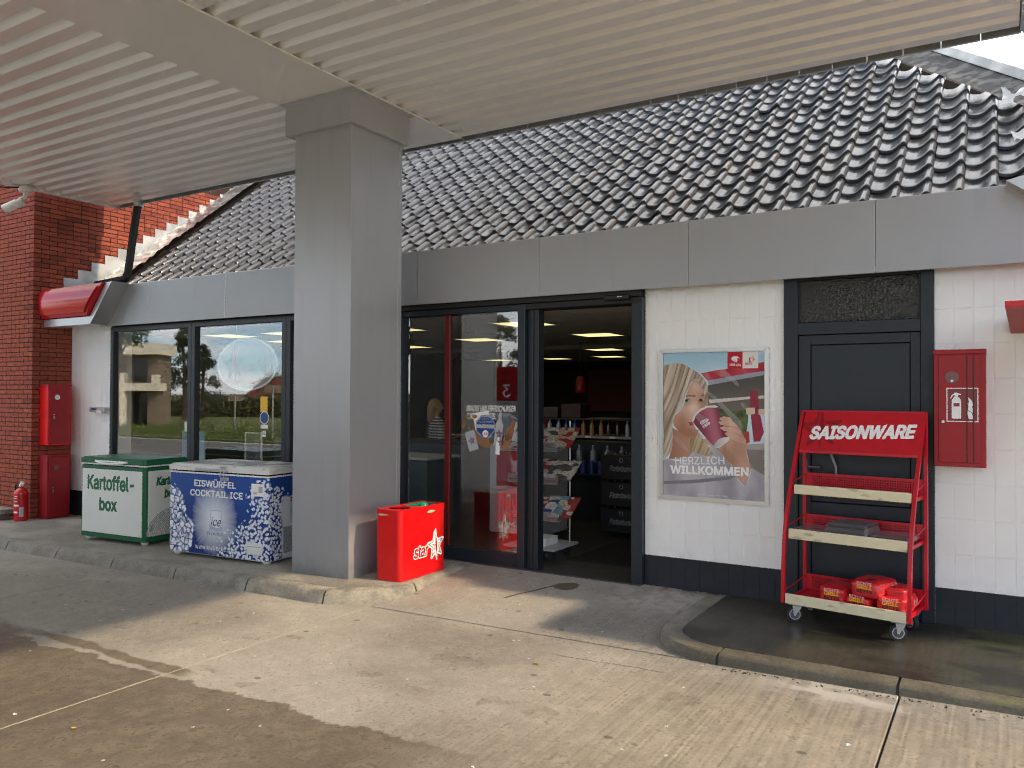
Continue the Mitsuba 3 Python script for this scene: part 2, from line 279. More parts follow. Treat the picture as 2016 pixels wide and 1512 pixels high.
M('m_housebeige', (.24, .19, .14), .8); M('m_housecream', (.86, .80, .66), .7); M('m_windowdark', (.012, .015, .018), .1, spec=.6); M('m_carsilver', (.50, .52, .53), .25, metallic=.4, cc=.6)
# ---------------------------------------------------------------- forecourt, kerbs, pavements
def zf(x): return -.065+.0125*(x+1)               # the concrete drive falls gently to the left
def zs(x): return np.where(np.asarray(x) < -4.5, .0145*(np.asarray(x)+4.5), 0.0)
G = .006
def slab(x0, x1, y0, y1, key='forecourt__concrete_slab'):
    m = box(x0+G, x1-G, y0+G, y1-G, -.2, 0.0, .004)
    v = m.vertices.copy(); v[:, 2] += zf(v[:, 0]); m.vertices = v
    return put(key, m, 'm_slab')
thing('forecourt', None, None, kind='structure')
xs = [-16.04, -13.12, -10.2, -7.28, -4.36, -.48, 2.4, 5.3, 8.2, 13, 18, 24]; ys = [-14.9, -9.9, -6.9, -3.9, -.9, 1.55, 4.985]
for i in range(len(xs)-1):
    for j in range(len(ys)-1): slab(xs[i], xs[i+1], ys[j], ys[j+1])
put('forecourt__joint_bed', tm([(-16, -14.9, zf(-16)-.022), (24, -14.9, zf(24)-.022), (24, 5, zf(24)-.022), (-16, 5, zf(-16)-.022)], [[0, 1, 2], [0, 2, 3]]), 'm_joint')
sl = tm([(-4.36-G, -9, zf(-4.36)-.0015), (-4.36+G, -9, zf(-4.36)-.0015), (-4.36+G, 4.98, zf(-4.36)-.0015), (-4.36-G, 4.98, zf(-4.36)-.0015)], [[0, 1, 2], [0, 2, 3]]); put('forecourt__joint_seal', sl, 'm_seal')
# ramp slab up to the door
def ramp():
    g = []
    nx, ny = 12, 8
    for j in range(ny+1):
        for i in range(nx+1):
            x = -4.36+G+(2.95-2*G)*i/nx; t = j/ny; y = 4.985+G+(6.50-4.985-G)*t
            g.append((x, y, zf(x)*(1-t)**1.1-.002*t))
    f = []
    for j in range(ny):
        for i in range(nx):
            a = j*(nx+1)+i; f += [[a, a+1, a+nx+2], [a, a+nx+2, a+nx+1]]
    top = tm(g, f); b = [0, nx, (ny+1)*(nx+1)-1, ny*(nx+1)]
    row = list(range(nx+1)); v = list(g); n0 = len(v)
    for k in row: v.append((g[k][0], g[k][1], g[k][2]-.2))
    for k in range(nx): f += [[k, n0+k, n0+k+1], [k, n0+k+1, k+1]]
    return tm(v, f)
put('forecourt__ramp_slab', ramp(), 'm_slab')
put('forecourt__joint_bed', box(-4.6, -1.5, 4.9, 6.5, -.5, -.13), 'm_joint')
# kerbstones, swept along the front edge, 1 m each
def arc(cx, cy, r, a0, a1, n): return [(cx+r*math.cos(math.radians(a)), cy+r*math.sin(math.radians(a))) for a in np.linspace(a0, a1, n)]
def kerb(path, s0, s1, prof, zfun, prefix, seed, mat='m_kerb'):
    L = LineString(path); n = max(2, int((s1-s0)/.07)+1); ss = np.linspace(s0+.009, s1-.009, n); rr = np.random.default_rng(seed)
    rows = []
    for s in ss:
        p = np.array(L.interpolate(s).coords[0]); q0 = np.array(L.interpolate(max(0, s-.03)).coords[0]); q1 = np.array(L.interpolate(min(L.length, s+.03)).coords[0])
        t = (q1-q0)/np.linalg.norm(q1-q0); nrm = np.array([t[1], -t[0]])       # outward (towards the drive)
        z = float(zfun(p[0]))+rr.normal(0, .0004)
        rows.append([(p[0]+nrm[0]*o, p[1]+nrm[1]*o, z+h+rr.normal(0, .0005)) for o, h in prof])
    k = len(prof); v = np.array(rows).reshape(-1, 3); f = []
    for i in range(n-1):
        for j in range(k-1):
            a = i*k+j; f += [[a, a+k, a+k+1], [a, a+k+1, a+1]]
    for i in (0, n-1):
        base = i*k; tri = [[base, base+j, base+j+1] for j in range(1, k-1)]
        f += tri if i == 0 else [t[::-1] for t in tri]
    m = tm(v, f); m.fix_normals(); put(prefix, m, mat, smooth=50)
PL = [(-14.6, 4.86), (-4.87, 4.86)]+arc(-4.87, 5.46, .60, -90, 0, 12)[1:]+[(-4.30, 6.0), (-4.315, 6.46)]
thing('pavement', None, None, kind='structure')
def walk(poly, zfun, key, t=.22):
    poly = poly.segmentize(.5)
    m = ext(poly, t, -t); v = m.vertices.copy(); v[:, 2] += zfun(v[:, 0]); m.vertices = v; put(key, m, 'm_walk')
inner = LineString(PL).offset_curve(.128)
ring = list(inner.coords)
walk(Polygon(ring+[(-4.42, 6.6), (-18, 6.6), (-18, 5.0)]).buffer(0), zs, 'pavement__surface')
PROF = [(-.122, -.006), (-.12, .0), (-.03, .0), (-.008, -.006), (.006, -.022), (.038, -.10), (.048, -.25), (-.122, -.25)]
Ltot = LineString(PL).length; cuts = [0.0]
s = 14.6-9.64-1
cuts = [s+k for k in range(0, 6)]                      # joints every metre, as measured on the front edge
cuts = [c-6*0 for c in [14.6-13.64, 14.6-12.64, 14.6-11.64, 14.6-10.64, 14.6-9.64, 14.6-8.64, 14.6-7.64, 14.6-6.65, 14.6-5.66, 14.6-4.75]]+[14.6-4.87+.93, Ltot]
a = 0.0
for k, c in enumerate(cuts):
    kerb(PL, a, c, PROF, lambda x: float(zs(x)), 'pavement__kerbstone', 100+k); kerb(PL, max(0, c-.03), min(c+.03, Ltot), [(o*.93, h-.012) for o, h in PROF], lambda x: float(zs(x)), 'pavement__kerb_joint', 5, 'm_joint'); a = c
thing('pavement', None, None, kind='structure')         # pavement_001, right of the door
PR = [(-2.03, 6.46), (-2.03, 5.49)]+arc(-1.52, 5.48, .51, 180, 270, 11)[1:]+[(4.4, 4.97)]
ringr = list(LineString(PR).offset_curve(.145).coords)
walk(Polygon(ringr+[(4.4, 6.6), (-1.885, 6.6)]).buffer(0), lambda x: np.asarray(x)*0.0, 'pavement_001__surface')
PROFR = [(-.14, -.006), (-.138, .0), (-.022, .0), (-.006, -.005), (.004, -.02), (.012, -.08), (.012, -.25), (-.14, -.25)]
LR = LineString(PR); cr = [.97+.02, .99+.80, .99+.80+.02+1.0, 2.81+1.0, 3.81+1.0, LR.length]; a = 0.0
for k, c in enumerate(cr):
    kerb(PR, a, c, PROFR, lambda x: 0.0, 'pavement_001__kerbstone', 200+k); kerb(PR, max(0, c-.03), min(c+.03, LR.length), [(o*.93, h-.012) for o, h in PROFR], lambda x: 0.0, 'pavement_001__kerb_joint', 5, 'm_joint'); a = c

# ---------------------------------------------------------------- canopy
CY = 6.845
thing('fuel_canopy', 'large flat canopy with ribbed beige soffit on a grey clad column', 'canopy')
def ribs(x0, x1, y0, y1, z=4.30, d=.075):
    P, y, pts = .2135, 4.708-.2135*70, []
    while y < y1:
        for o, h in ((0, 0), (.010, d), (.048, d), (.102, 0.0)):
            if y0 < y+o < y1: pts.append((y+o, h))
        y += P
    pts = [(y0, 0)]+pts+[(y1, 0)]
    n = len(pts); v = [(x, p, z+h) for x in (x0, x1) for p, h in pts]
    f = []
    for i in range(n-1): f += [[i, i+1, n+i+1], [i, n+i+1, n+i]]
    return tm(v, f)
put('fuel_canopy__soffit_sheet', ribs(-10.83, -5.60, -3.4, CY), 'm_soffit')
put('fuel_canopy__soffit_sheet', ribs(-4.86, .135, -3.4, CY), 'm_soffit')
put('fuel_canopy__beam_cover', box(-5.708, -4.776, -3.4, CY-.002, 4.283, 4.299, .003), 'm_soffit')
put('fuel_canopy__deck', box(-10.84, .14, -3.45, 6.90, 4.42, 5.0), 'm_grey')
put('fuel_canopy__gutter', box(-10.83, .135, CY+.004, 6.925, 4.33, 4.41), 'm_black')
x = -10.85
while x < .2:
    put('fuel_canopy__edge_panel', box(x+.003, min(x+.262, .2)-.003, 6.93, 6.955, 4.285, 5.02, .002), 'm_silver'); x += .262
put('fuel_canopy__edge_board', box(.142, .20, -3.45, 6.93, 4.29, 5.02, .004), 'm_silver')
put('fuel_canopy__edge_board', box(-10.90, -10.842, -3.45, 6.93, 4.275, 5.02, .004), 'm_soffit')
put('fuel_canopy__edge_board', box(-10.90, .2, -3.51, -3.452, 4.28, 5.02, .004), 'm_redgloss')
# column: cladding shaft, edge trims, stepped head
c = 'fuel_canopy__column'
X0, X1, Y0, Y1 = -5.552, -4.858, 5.268, 5.962
put(c, box(X0, X1, Y0, Y1, -.02, 4.02, .004), 'm_column', label='grey sheet metal clad square column')
put(c+'__corner_trim', box(X1-.004, X1+.004, Y0-.003, Y0+.042, .006, 3.98, .002), 'm_column')
put(c+'__corner_trim', box(X1-.004, X1+.004, Y1-.05, Y1+.002, .006, 3.98, .002), 'm_column')
put(c+'__base_gap', box(X0+.02, X1-.02, Y0+.02, Y1-.02, -.03, .012), 'm_joint')
hd = put(c+'__head_casing', cat(box(X0-.078, X1+.045, Y0-.05, Y1+.05, 3.985, 4.262, .003)), 'm_column')
fl = tm([(X0-.078, Y0-.05, 4.25), (X1+.045, Y0-.05, 4.25), (X1+.045, Y1+.05, 4.25), (X0-.078, Y1+.05, 4.25), (X0-.14, Y0-.075, 4.281), (X1+.075, Y0-.075, 4.281), (X1+.075, Y1+.11, 4.281), (X0-.14, Y1+.11, 4.281)],
        [[0, 1, 5], [0, 5, 4], [1, 2, 6], [1, 6, 5], [2, 3, 7], [2, 7, 6], [3, 0, 4], [3, 4, 7]])
put(c+'__head_flange', fl, 'm_column')
for z in (4.05, 4.2): put(c+'__rivet', move(trimesh.creation.icosphere(1, .006), X1+.03, Y0-.05, z), 'm_alu')
put('fuel_canopy__rear_column', box(-5.552, -4.858, -2.2, -1.5, -.3, 4.29, .004), 'm_column')
# rain pipe from the canopy gutter to the tiled roof
k = thing('downpipe', 'black rain pipe slanting from the canopy edge down to the tiled roof', 'pipe')
put(k+'__pipe', tube([(-10.36, 6.90, 4.30), (-10.365, 6.89, 4.22), (-10.40, 6.86, 3.9), (-10.44, 6.84, 3.55), (-10.47, 6.82, 3.27)], .052, 14), 'm_black', smooth=True)
put(k+'__shoe', tube([(-10.47, 6.82, 3.29), (-10.50, 6.80, 3.22), (-10.62, 6.74, 3.19), (-10.95, 6.66, 3.15)], .055, 12), 'm_black', smooth=True)
put(k+'__outlet', cyl((-10.36, 6.90, 4.24), (-10.36, 6.90, 4.40), .068, 16), 'm_zinc', smooth=40)
# security camera under the canopy edge
k = thing('security_camera', 'white bullet security camera hanging from the canopy edge by the brick wall', 'camera')
cx, cy = -10.80, 5.60
put(k+'__base', lathe([(0, 4.22), (.075, 4.22), (.085, 4.235), (.085, 4.285), (0, 4.285)], 20), 'm_offwhite', smooth=40, tw=T().translate([cx, cy, 0]))
put(k+'__arm', tube([(cx, cy, 4.23), (cx-.005, cy-.01, 4.15), (cx-.05, cy-.05, 4.12)], .028, 10), 'm_offwhite', smooth=True)
put(k+'__body', cyl((cx-.02, cy-.02, 4.10), (cx-.17, cy-.14, 4.0), .055, 18), 'm_offwhite', smooth=40)
put(k+'__hood', cyl((cx-.07, cy-.06, 4.072), (cx-.20, cy-.165, 3.985), .060, 18), 'm_white', smooth=40)
put(k+'__lens', cyl((cx-.198, cy-.163, 3.986), (cx-.206, cy-.17, 3.981), .048, 18), 'm_black', smooth=40)
put(k+'__cable', tube([(cx+.02, cy+.0, 4.28), (cx-.1, cy-.35, 4.22), (cx-.02, cy-.75, 4.235), (cx, cy-1.1, 4.27)], .009, 8), 'm_black', smooth=True)
# ---------------------------------------------------------------- brick block on the left
XB, YB = -11.22, 5.93
thing('brick_building', 'tall red brick block standing left of the white tiled shop front', 'building')
put('brick_building__mortar_core', box(-18, XB-.008, YB+.008, 14, -.6, 7.2), 'm_mortar')
CO, BH = .0643, .0535
bricks = []        # (centre, (length, depth, height), along x?)
rb = random.Random(5)
nz = int(5.2/CO)
for r in range(nz):
    z = -.20+r*CO+BH/2
    corner = .21 if r % 2 == 0 else .10
    x = XB; first = True                                   # front face, from the corner to the left
    while x > -17.9:
        L = corner if first else (.21 if rb.random() < .72 else .10)
        dep = (.10 if r % 2 == 0 else .21) if first else .03
        bricks.append(((x-L/2, YB+dep/2, z), (L, dep, BH))); x -= L+.0105; first = False
    y = YB+(.10 if r % 2 == 0 else .21)+.0105              # side face, running back beside the roof
    zr = 3.31+.808*(y-7.02)
    while y < 10.2:
        L = .21 if rb.random() < .74 else .10
        zroof = 2.70+.808*(y+L-6.32)
        if (y < 6.6 and z < 3.3) or z > zroof-.1: bricks.append(((XB-.015, y+L/2, z), (.03, L, BH)))
        y += L+.0105
def seen(c):                                               # the ones that show largest
    x, y, z = c
    if x < XB-.02 and x > -12.0 and z < 4.5: return 2.0-(abs(x)-11.22)
    if x > XB-.02 and z > 3.1 and z < 5.15 and 1.6+.395*y+.1 > z: return 3.0-.1*y
    return 0
order = sorted(range(len(bricks)), key=lambda i: -seen(bricks[i][0]))
shared = {}
rest = []
for n, i in enumerate(order):
    c0, d = bricks[i]; j = rb.uniform(-.0015, .0015)
    if n < 300:
        k = tuple(round(q, 3) for q in d)
        if k not in shared: shared[k] = mikit.ply(box(-d[0]/2, d[0]/2, -d[1]/2, d[1]/2, -d[2]/2, d[2]/2, .0025))
        put('brick_building__brick', shared[k], f'm_brick_{rb.randrange(5)}', tw=T().translate([c0[0]+(j if d[1] > d[0] else 0), c0[1]+(j if d[0] >= d[1] else 0), c0[2]]).rotate([0, 1, 0], rb.uniform(-.35, .35) if d[0] > d[1] else 0))
    else: rest.append(box(c0[0]-d[0]/2, c0[0]+d[0]/2, c0[1]-d[1]/2, c0[1]+d[1]/2, c0[2]-d[2]/2, c0[2]+d[2]/2))
put('brick_building__brickwork', cat(rest), 'm_brick_0', kind='stuff')

# ---------------------------------------------------------------- shop building
W = 6.47
thing('shop_building', 'single storey shop with white tiled front, grey fascia and black glazed tile roof', 'building')
S = 'shop_building'
for x0, x1, key in ((XB, -10.223, 'left'), (-2.592, -1.432, 'mid'), (-.395, 6.0, 'right')):
    put(S+'__wall', box(x0, x1, W+.0045, 6.74, -.4, 2.62), 'm_grout')
put(S+'__lintel', cat(box(-10.223, -2.592, W-.03, 6.74, 2.455, 2.75), box(-1.432, -.395, W+.02, 6.74, 2.50, 2.75)), 'm_black')
put(S+'__outer_wall', cat(box(6.0, 6.2, 6.5, 20, -.4, 2.7), box(XB, 6.2, 20, 20.2, -.4, 3.0), box(XB-.02, XB, 6.74, 20, -.4, 3.0)), 'm_darkwall')
tcache = {}
def wall_tiles(xa, xb, first, name='wall_tile'):
    xsn, x = [xa], xa+first
    while x < xb-.02: xsn.append(x); x += .1217
    xsn.append(xb)
    for a, b in zip(xsn[:-1], xsn[1:]):
        for r in range(-1, 9):
            z0 = .2525+.2475*r; z1 = z0+.2475
            if r < 0: z0 = -.12
            if r == 8: z1 = 2.56
            w, h = round(b-a-.0028, 4), round(z1-z0-.0008, 4)
            k = (w, h)
            if k not in tcache: tcache[k] = mikit.ply(box(0, w, 0, .012, 0, h, .0013))
            put(f'{S}__{"plinth_tile" if r < 0 else name}', tcache[k], 'm_plinth' if r < 0 else f'm_tile_{random.randrange(3)}',
                tw=T().translate([a+.0014, W+random.uniform(-.0005, .0005), z0+.001]))
wall_tiles(XB+.02, -10.223, .10)
wall_tiles(-2.592, -1.432, .112)
wall_tiles(-.395, .48, .1232)
put(S+'__plinth', box(.48, 6, W, W+.012, -.12, .252), 'm_plinth')
put(S+'__wall', box(.48, 6, W+.001, W+.012, .253, 2.56), 'm_tile_1')
for xa, xb in ((XB, -10.225), (-2.59, -1.434), (-.393, .48)): put(S+'__plinth_backing', box(xa, xb, W+.003, W+.02, -.3, .2515), 'm_plinth')
# fascia
jx = [-9.259, -7.801, -6.37, -4.94, -3.551, -2.161, -.763, .55]
def fascia(x0, x1, lean=0.0):
    v = [(x0-lean, 2.505), (x1-.004, 2.505), (x1-.004, 3.03), (x0+.004, 3.03)] if lean else [(x0+.004, 2.505), (x1-.004, 2.505), (x1-.004, 3.03), (x0+.004, 3.03)]
    m = basis(ext(Polygon(v), .035), (0, 6.355, 0), FX, FZ); return put(S+'__fascia_panel', m, 'm_grey')
fascia(-9.75, jx[0], .55)
for a, b in zip(jx[:-1], jx[1:]): fascia(a, b)
for x in jx: put(S+'__fascia_joint', box(x-.0035, x-.0005, 6.321, 6.36, 2.507, 3.028), 'm_alu')
put(S+'__fascia_capping', box(-10.2, 3, 6.322, 6.50, 3.031, 3.036), 'm_silver')
put(S+'__fascia_core', box(-10.25, 3, 6.36, 6.50, 2.53, 3.02), 'm_black')
put(S+'__soffit_board', box(XB, 3, 6.33, W+.02, 2.535, 2.55), 'm_offwhite')
# roof
TH = math.atan(.808); CT, ST = math.cos(TH), math.sin(TH)
def roof_z(y): return 2.70+.808*(y-6.32)
hip_x = lambda y: .10-(y-8.40)*(.90/1.15)
put(S+'__roof', tm([(XB, 6.45, roof_z(6.45)-.15), (1.5, 6.45, roof_z(6.45)-.15), (1.5, 6.62, roof_z(6.62)-.15), (-1.93, 11, roof_z(11)-.15), (XB, 11, roof_z(11)-.15),
        (XB, 20.2, 2.6), (6.2, 20.2, 2.6), (6.2, 13, 2.6), (6.2, 6.45, 2.6)], [[0, 1, 2], [0, 2, 3], [0, 3, 4], [4, 3, 6], [4, 6, 5], [3, 2, 7], [3, 7, 6], [2, 8, 7]]), 'm_roofbase')
PIT, CRS = .2258, .1985
hs = np.array([0, .12, .24, .36, .48, .58, .67, .75, .81, .87, .92, .96, .985, 1.0]); hh = np.array([-.034, -.043, -.047, -.047, -.041, -.031, -.019, -.0085, -.002, 0, -.002, -.009, -.020, -.034])*1.4
def tile_mesh():
    n = len(hs); v = []; f = []
    L = .325
    for b, c in ((0.0, .007), (0.014, .0105), (L*.5, -.008), (L, -.030)):
        for s, h in zip(hs, hh): v.append(((s-.87)*PIT, b, h+c-.006))
    for j in range(3):
        for i in range(n-1):
            a = j*n+i; f += [[a, a+1, a+n+1], [a, a+n+1, a+n]]
    o = len(v)
    for s, h in zip(hs, hh): v.append(((s-.87)*PIT, 0.002, h-.024))          # nose face
    for i in range(n-1): f += [[o+i, o+i+1, i+1], [o+i, i+1, i]]
    for s, h in zip(hs, hh): v.append(((s-.87)*PIT, L*.3, h-.032))            # underside
    for i in range(n-1): f += [[o+n+i, o+n+i+1, o+i+1], [o+n+i, o+i+1, o+i]]
    m = tm(v, f)
    R = np.eye(4); R[:3, 0] = (1, 0, 0); R[:3, 1] = (0, CT, ST); R[:3, 2] = (0, -ST, CT); m.apply_transform(R); return m
TM = tile_mesh(); TP = mikit.ply(TM, smooth=48)
spots = []
for j in range(-1, 21):
    y = 6.925+CRS*j
    for k in range(-5, 49):
        x = -.026-PIT*k
        if x-PIT*.8 < -11.03 or x > hip_x(y+.12)-.02 or x > 1.0: continue
        spots.append((x, y))
def size(s):
    x, y = s; z = roof_z(y)
    vis = 0 if (z-1.6)/y > .397 or x > .25 else 1
    return vis*10-math.hypot(x, y)
spots.sort(key=size, reverse=True)
rt = random.Random(3); far = []
for n, (x, y) in enumerate(spots):
    jx_, jy = rt.gauss(0, .0028), rt.gauss(0, .005); p = [x+jx_, y+jy, roof_z(y)+rt.gauss(0, .0022)]; tilt = rt.gauss(0, .6)
    if n < 300: put(S+'__roof__tile', TP, f'm_rooftile_{rt.choice((0, 0, 1, 2, 2, 3))}', tw=T().translate(p).rotate([0, 1, 0], tilt))
    else:
        m = TM.copy(); m.apply_transform(trimesh.transformations.rotation_matrix(math.radians(tilt), (0, 1, 0))); m.apply_translation(p); far.append(m)
put(S+'__roof__tiling', cat(far), 'm_rooftile_2', kind='stuff', smooth=48)
# flashing along the brick wall: stepped zinc plates and a lead apron
for i in range(20):
    y0 = 6.34+.2015*i; z1 = 3.235+.1345*i; zb = roof_z(y0)-.02
    m = basis(ext(Polygon([(y0, zb), (y0+.213, zb+.165), (y0+.213, z1), (y0, z1)]), .006), (XB+.004+.0012*(i % 2), 0, 0), SX, FZ)
    put(S+'__flashing_plate', m, 'm_zinc')
def strip(pts_a, pts_b, n=60, amp=.008, seed=1):
    a, b = np.asarray(pts_a, float), np.asarray(pts_b, float); r = np.random.default_rng(seed)
    t = np.linspace(0, 1, n)[:, None]; A = a[0]*(1-t)+a[1]*t; B = b[0]*(1-t)+b[1]*t
    rows = [A*(1-k)+B*k+np.c_[np.zeros((n, 2)), r.normal(0, amp, n)*(0.3+k)] for k in (0, .33, .66, 1)]
    v = np.vstack(rows); f = []
    for j in range(3):
        for i in range(n-1):
            q = j*n+i; f += [[q, q+1, q+n+1], [q, q+n+1, q+n]]
    return tm(v, f)
put(S+'__lead_apron', strip([(XB+.01, 6.5, roof_z(6.5)+.10), (XB+.01, 10.4, roof_z(10.4)+.10)], [(-10.98, 6.6, roof_z(6.6)+.015), (-10.98, 10.4, roof_z(10.4)+.015)]), 'm_leadfoil', smooth=True)
# hip: dark felt upstand with a metal capping
HA, HB = np.array([-1.75, 10.78]), np.array([1.0, 7.25])
hd = (HB-HA)/np.linalg.norm(HB-HA); hn = np.array([-hd[1], hd[0]])
def hp(s, o, h):
    q = HA+hd*s+hn*o; return (q[0], q[1], roof_z(q[1]-hn[1]*o)+h)
n = 40; Lh = np.linalg.norm(HB-HA); vv = []
rh = np.random.default_rng(8)
for i in range(n):
    s = Lh*i/(n-1); w = .012*math.sin(s*28)
    vv += [hp(s, -.20+w, -.07), hp(s, -.03, .035+.004*rh.normal()), hp(s, .03, .095)]
ff = []
for i in range(n-1):
    for j in range(2):
        a = i*3+j; ff += [[a, a+3, a+4], [a, a+4, a+1]]
put(S+'__hip_upstand', tm(vv, ff), 'm_lead', smooth=True)
cp = [(-.02, .092), (.012, .096), (.012, .180), (.07, .19), (.07, .07)]
vv = [hp(s, o+.03, h) for s in (0, Lh) for o, h in cp]; m5 = len(cp); ff = []
for i in range(m5-1): ff += [[i, i+1, m5+i+1], [i, m5+i+1, m5+i]]
put(S+'__hip_capping', tm(vv, ff), 'm_zinc')
def crumple(cx, y0, y1, w, key, seed, lift=.03):
    r = np.random.default_rng(seed); nx, ny = 14, 14; v = []
    for j in range(ny):
        for i in range(nx):
            a, b = i/(nx-1), j/(ny-1); x = cx+(a-.5)*w*(.9+.15*math.sin(3*b+seed)); y = y0+(y1-y0)*b+.05*(a-.5)
            v.append((x, y, roof_z(y)+lift+.022*meshkit.fbm(np.array([x*14, y*14, seed]), 3)+.012*math.sin(a*9+b*2)))
    f = []
    for j in range(ny-1):
        for i in range(nx-1): q = j*nx+i; f += [[q, q+1, q+nx+1], [q, q+nx+1, q+nx]]
    put(S+'__lead_patch', tm(v, f), 'm_leadfoil', smooth=True)
crumple(.15, 8.02, 8.34, .30, 0, 3, .03); crumple(.16, 7.46, 7.58, .13, 0, 5, .02); crumple(-10.55, 10.0, 10.4, .5, 0, 4)
# ---------------------------------------------------------------- glazing
def frame(x0, x1, z0, z1, w=.06, y0=6.42, y1=6.50, wl=None):
    wl = wl or w
    return cat(box(x0, x0+w, y0, y1, z0, z1, .003), box(x1-w, x1, y0, y1, z0, z1, .003), box(x0+w, x1-w, y0+.002, y1, z1-w, z1, .003), box(x0+w, x1-w, y0+.002, y1, z0, z0+wl, .003))
def pane(x0, x1, z0, z1, y): return basis(tm([(0, 0, 0), (x1-x0, 0, 0), (x1-x0, z1-z0, 0), (0, z1-z0, 0)], [[0, 1, 2], [0, 2, 3]]), (x0, y, z0), FX, FZ)
for x0, x1 in ((-10.223, -8.54), (-8.54, -6.887), (-6.887, -5.32)):
    k = put(S+'__window', frame(x0+.002, x1-.002, .02, 2.50, .065), 'm_navy')
    put(k+'__pane', pane(x0+.06, x1-.06, .08, 2.44, 6.462), 'm_glass')
    put(k+'__sill', box(x0, x1, 6.40, 6.44, -.10, .018, .003), 'm_plinth')
# automatic door: fixed lights, sliding leaf, open half
k = put(S+'__sliding_door', cat(box(-5.32, -5.21, 6.41, 6.55, .0, 2.455, .003), box(-5.21, -2.60, 6.42, 6.60, 2.40, 2.455, .003), box(-5.21, -3.83, 6.43, 6.52, .0, .125, .004)), 'm_navy', label='dark framed automatic glass door standing half open')
put(k+'__pane', pane(-5.205, -4.695, .12, 2.41, 6.470), 'm_glass')
put(k+'__red_profile', box(-4.700, -4.640, 6.455, 6.50, .126, 2.398, .003), 'm_reddark')
put(k+'__pane', pane(-4.640, -3.825, .12, 2.41, 6.466), 'm_glass')
put(k+'__post', cat(box(-3.826, -3.748, 6.40, 6.53, .0, 2.453, .004), box(-3.746, -3.632, 6.45, 6.56, .002, 2.45, .004), box(-3.70, -3.68, 6.435, 6.46, .002, 2.45, .002)), 'm_navy')
put(k+'__post', box(-2.696, -2.594, 6.41, 6.62, .0, 2.45, .004), 'm_navy')
put(k+'__header', cat(box(-3.80, -2.6, 6.405, 6.62, 2.401, 2.454, .003), box(-5.32, -2.6, 6.38, 6.44, 2.457, 2.53, .003)), 'm_black')
put(k+'__sensor', box(-2.93, -2.70, 6.345, 6.40, 2.43, 2.475, .008), 'm_black')
put(k+'__sensor_light', cat(box(-2.80, -2.785, 6.343, 6.346, 2.452, 2.46), box(-2.775, -2.76, 6.343, 6.346, 2.452, 2.46)), 'm_white')
put(k+'__threshold', box(-5.3, -2.6, 6.40, 6.75, -.02, .006, .003), 'm_darksteel')
# printed film on the fixed light
yd = 6.4645
put(k+'__lettering', text('SNACKS UND ERFRISCHUNGEN', .055, (-4.445, yd, 1.452), bold=True, width=.56, shear=.16), 'm_printwhite')
put(k+'__lettering', text('ZUM STAR PREIS.', .055, (-4.445, yd, 1.378), bold=True, width=.34, shear=.16), 'm_printwhite')
def flat(poly, o, mat, key, lift=0.0, X=FX, Y=FZ, d=.0008):
    Xv, Yv = np.asarray(X, float), np.asarray(Y, float); N = np.cross(Xv, Yv)
    return put(key, basis(ext(poly, d), np.asarray(o, float)+N*lift, X, Y), mat)
def place(p, x, y, s=1.0, rot=0): return affinity.translate(affinity.scale(affinity.rotate(p, rot, origin=(0, 0)), s, s, origin=(0, 0)), x, y)
octa = affinity.rotate(Point(0, 0).buffer(.118, quad_segs=2), 22.5)
chip = Point(0, 0).buffer(.03); chip = affinity.scale(chip, 1, .7)
can = sbox(-.045, -.085, .045, .085).buffer(.012)
bottle = unary_union([sbox(-.038, -.13, .038, .05), Polygon([(-.038, .05), (.038, .05), (.014, .10), (-.014, .10)]), sbox(-.015, .10, .015, .15)])
pack = Polygon([(-.09, .12), (.10, .15), (.13, -.10), (-.02, -.17)])
P0 = (0, yd, 0)
for pl, mt, l in ((place(pack, -4.28, 1.31), 'm_printwhite', .001), (place(affinity.scale(Point(0, 0).buffer(.09), 1.35, .6), -4.26, 1.18, 1, -32), 'm_snack', .0022), (place(can, -4.375, 1.165, 1, 18), 'm_printgrey2', .003),
                  (place(bottle, -4.065, 1.27, 1.15, -6), 'm_printgrey2', .002), (place(bottle, -3.955, 1.225, 1.1, -22), 'm_snack', .003), (place(bottle, -4.075, 1.12, .6, -4), 'm_printwhite', .004),
                  (place(chip, -4.47, 1.31, 1.1, 70), 'm_snack', .002), (place(chip, -4.43, 1.395, .9, 20), 'm_snack', .002), (place(chip, -4.34, 1.40, .9), 'm_snack', .003), (place(chip, -4.40, 1.285, .75, 120), 'm_snack', .003)):
    flat(pl, P0, mt, k+'__window_print', l)
def splash():
    r = random.Random(2); ps = []
    for q in range(16):
        a = r.uniform(-.4, 1.2); L = r.uniform(.05, .16); ps.append(LineString([(-3.93, 1.19), (-3.93+L*math.cos(a), 1.19+L*math.sin(a)+.02)]).buffer(r.uniform(.004, .011)))
    return unary_union(ps).intersection(sbox(-4, 1.05, -3.83, 1.4))
flat(splash(), P0, 'm_printgrey2', k+'__window_print', .001)
for cxs, czs, rr in ((-4.27, 1.32, -8), (-4.375, 1.165, 18), (-4.06, 1.24, -6), (-3.965, 1.21, -22), (-4.04, 1.16, -4)):
    rg, sp = star_logo(.075); flat(place(rg, cxs, czs, 1, rr), P0, 'm_printnavy', k+'__window_print', .005); flat(place(sp, cxs, czs, 1, rr), P0, 'm_printred', k+'__window_print', .0055)
flat(place(octa, -4.215, 1.305), P0, 'm_printblue', k+'__age_sign', .007)
flat(place(octa, -4.215, 1.305, .94).difference(place(octa, -4.215, 1.305, .90)), P0, 'm_printwhite', k+'__age_sign', .008)
flat(sbox(-4.32, 1.29, -4.11, 1.325), P0, 'm_printgrey2', k+'__age_sign', .008)
flat(place(Point(0, 0).buffer(.034), -4.215, 1.238), P0, 'm_printwhite', k+'__age_sign', .008)
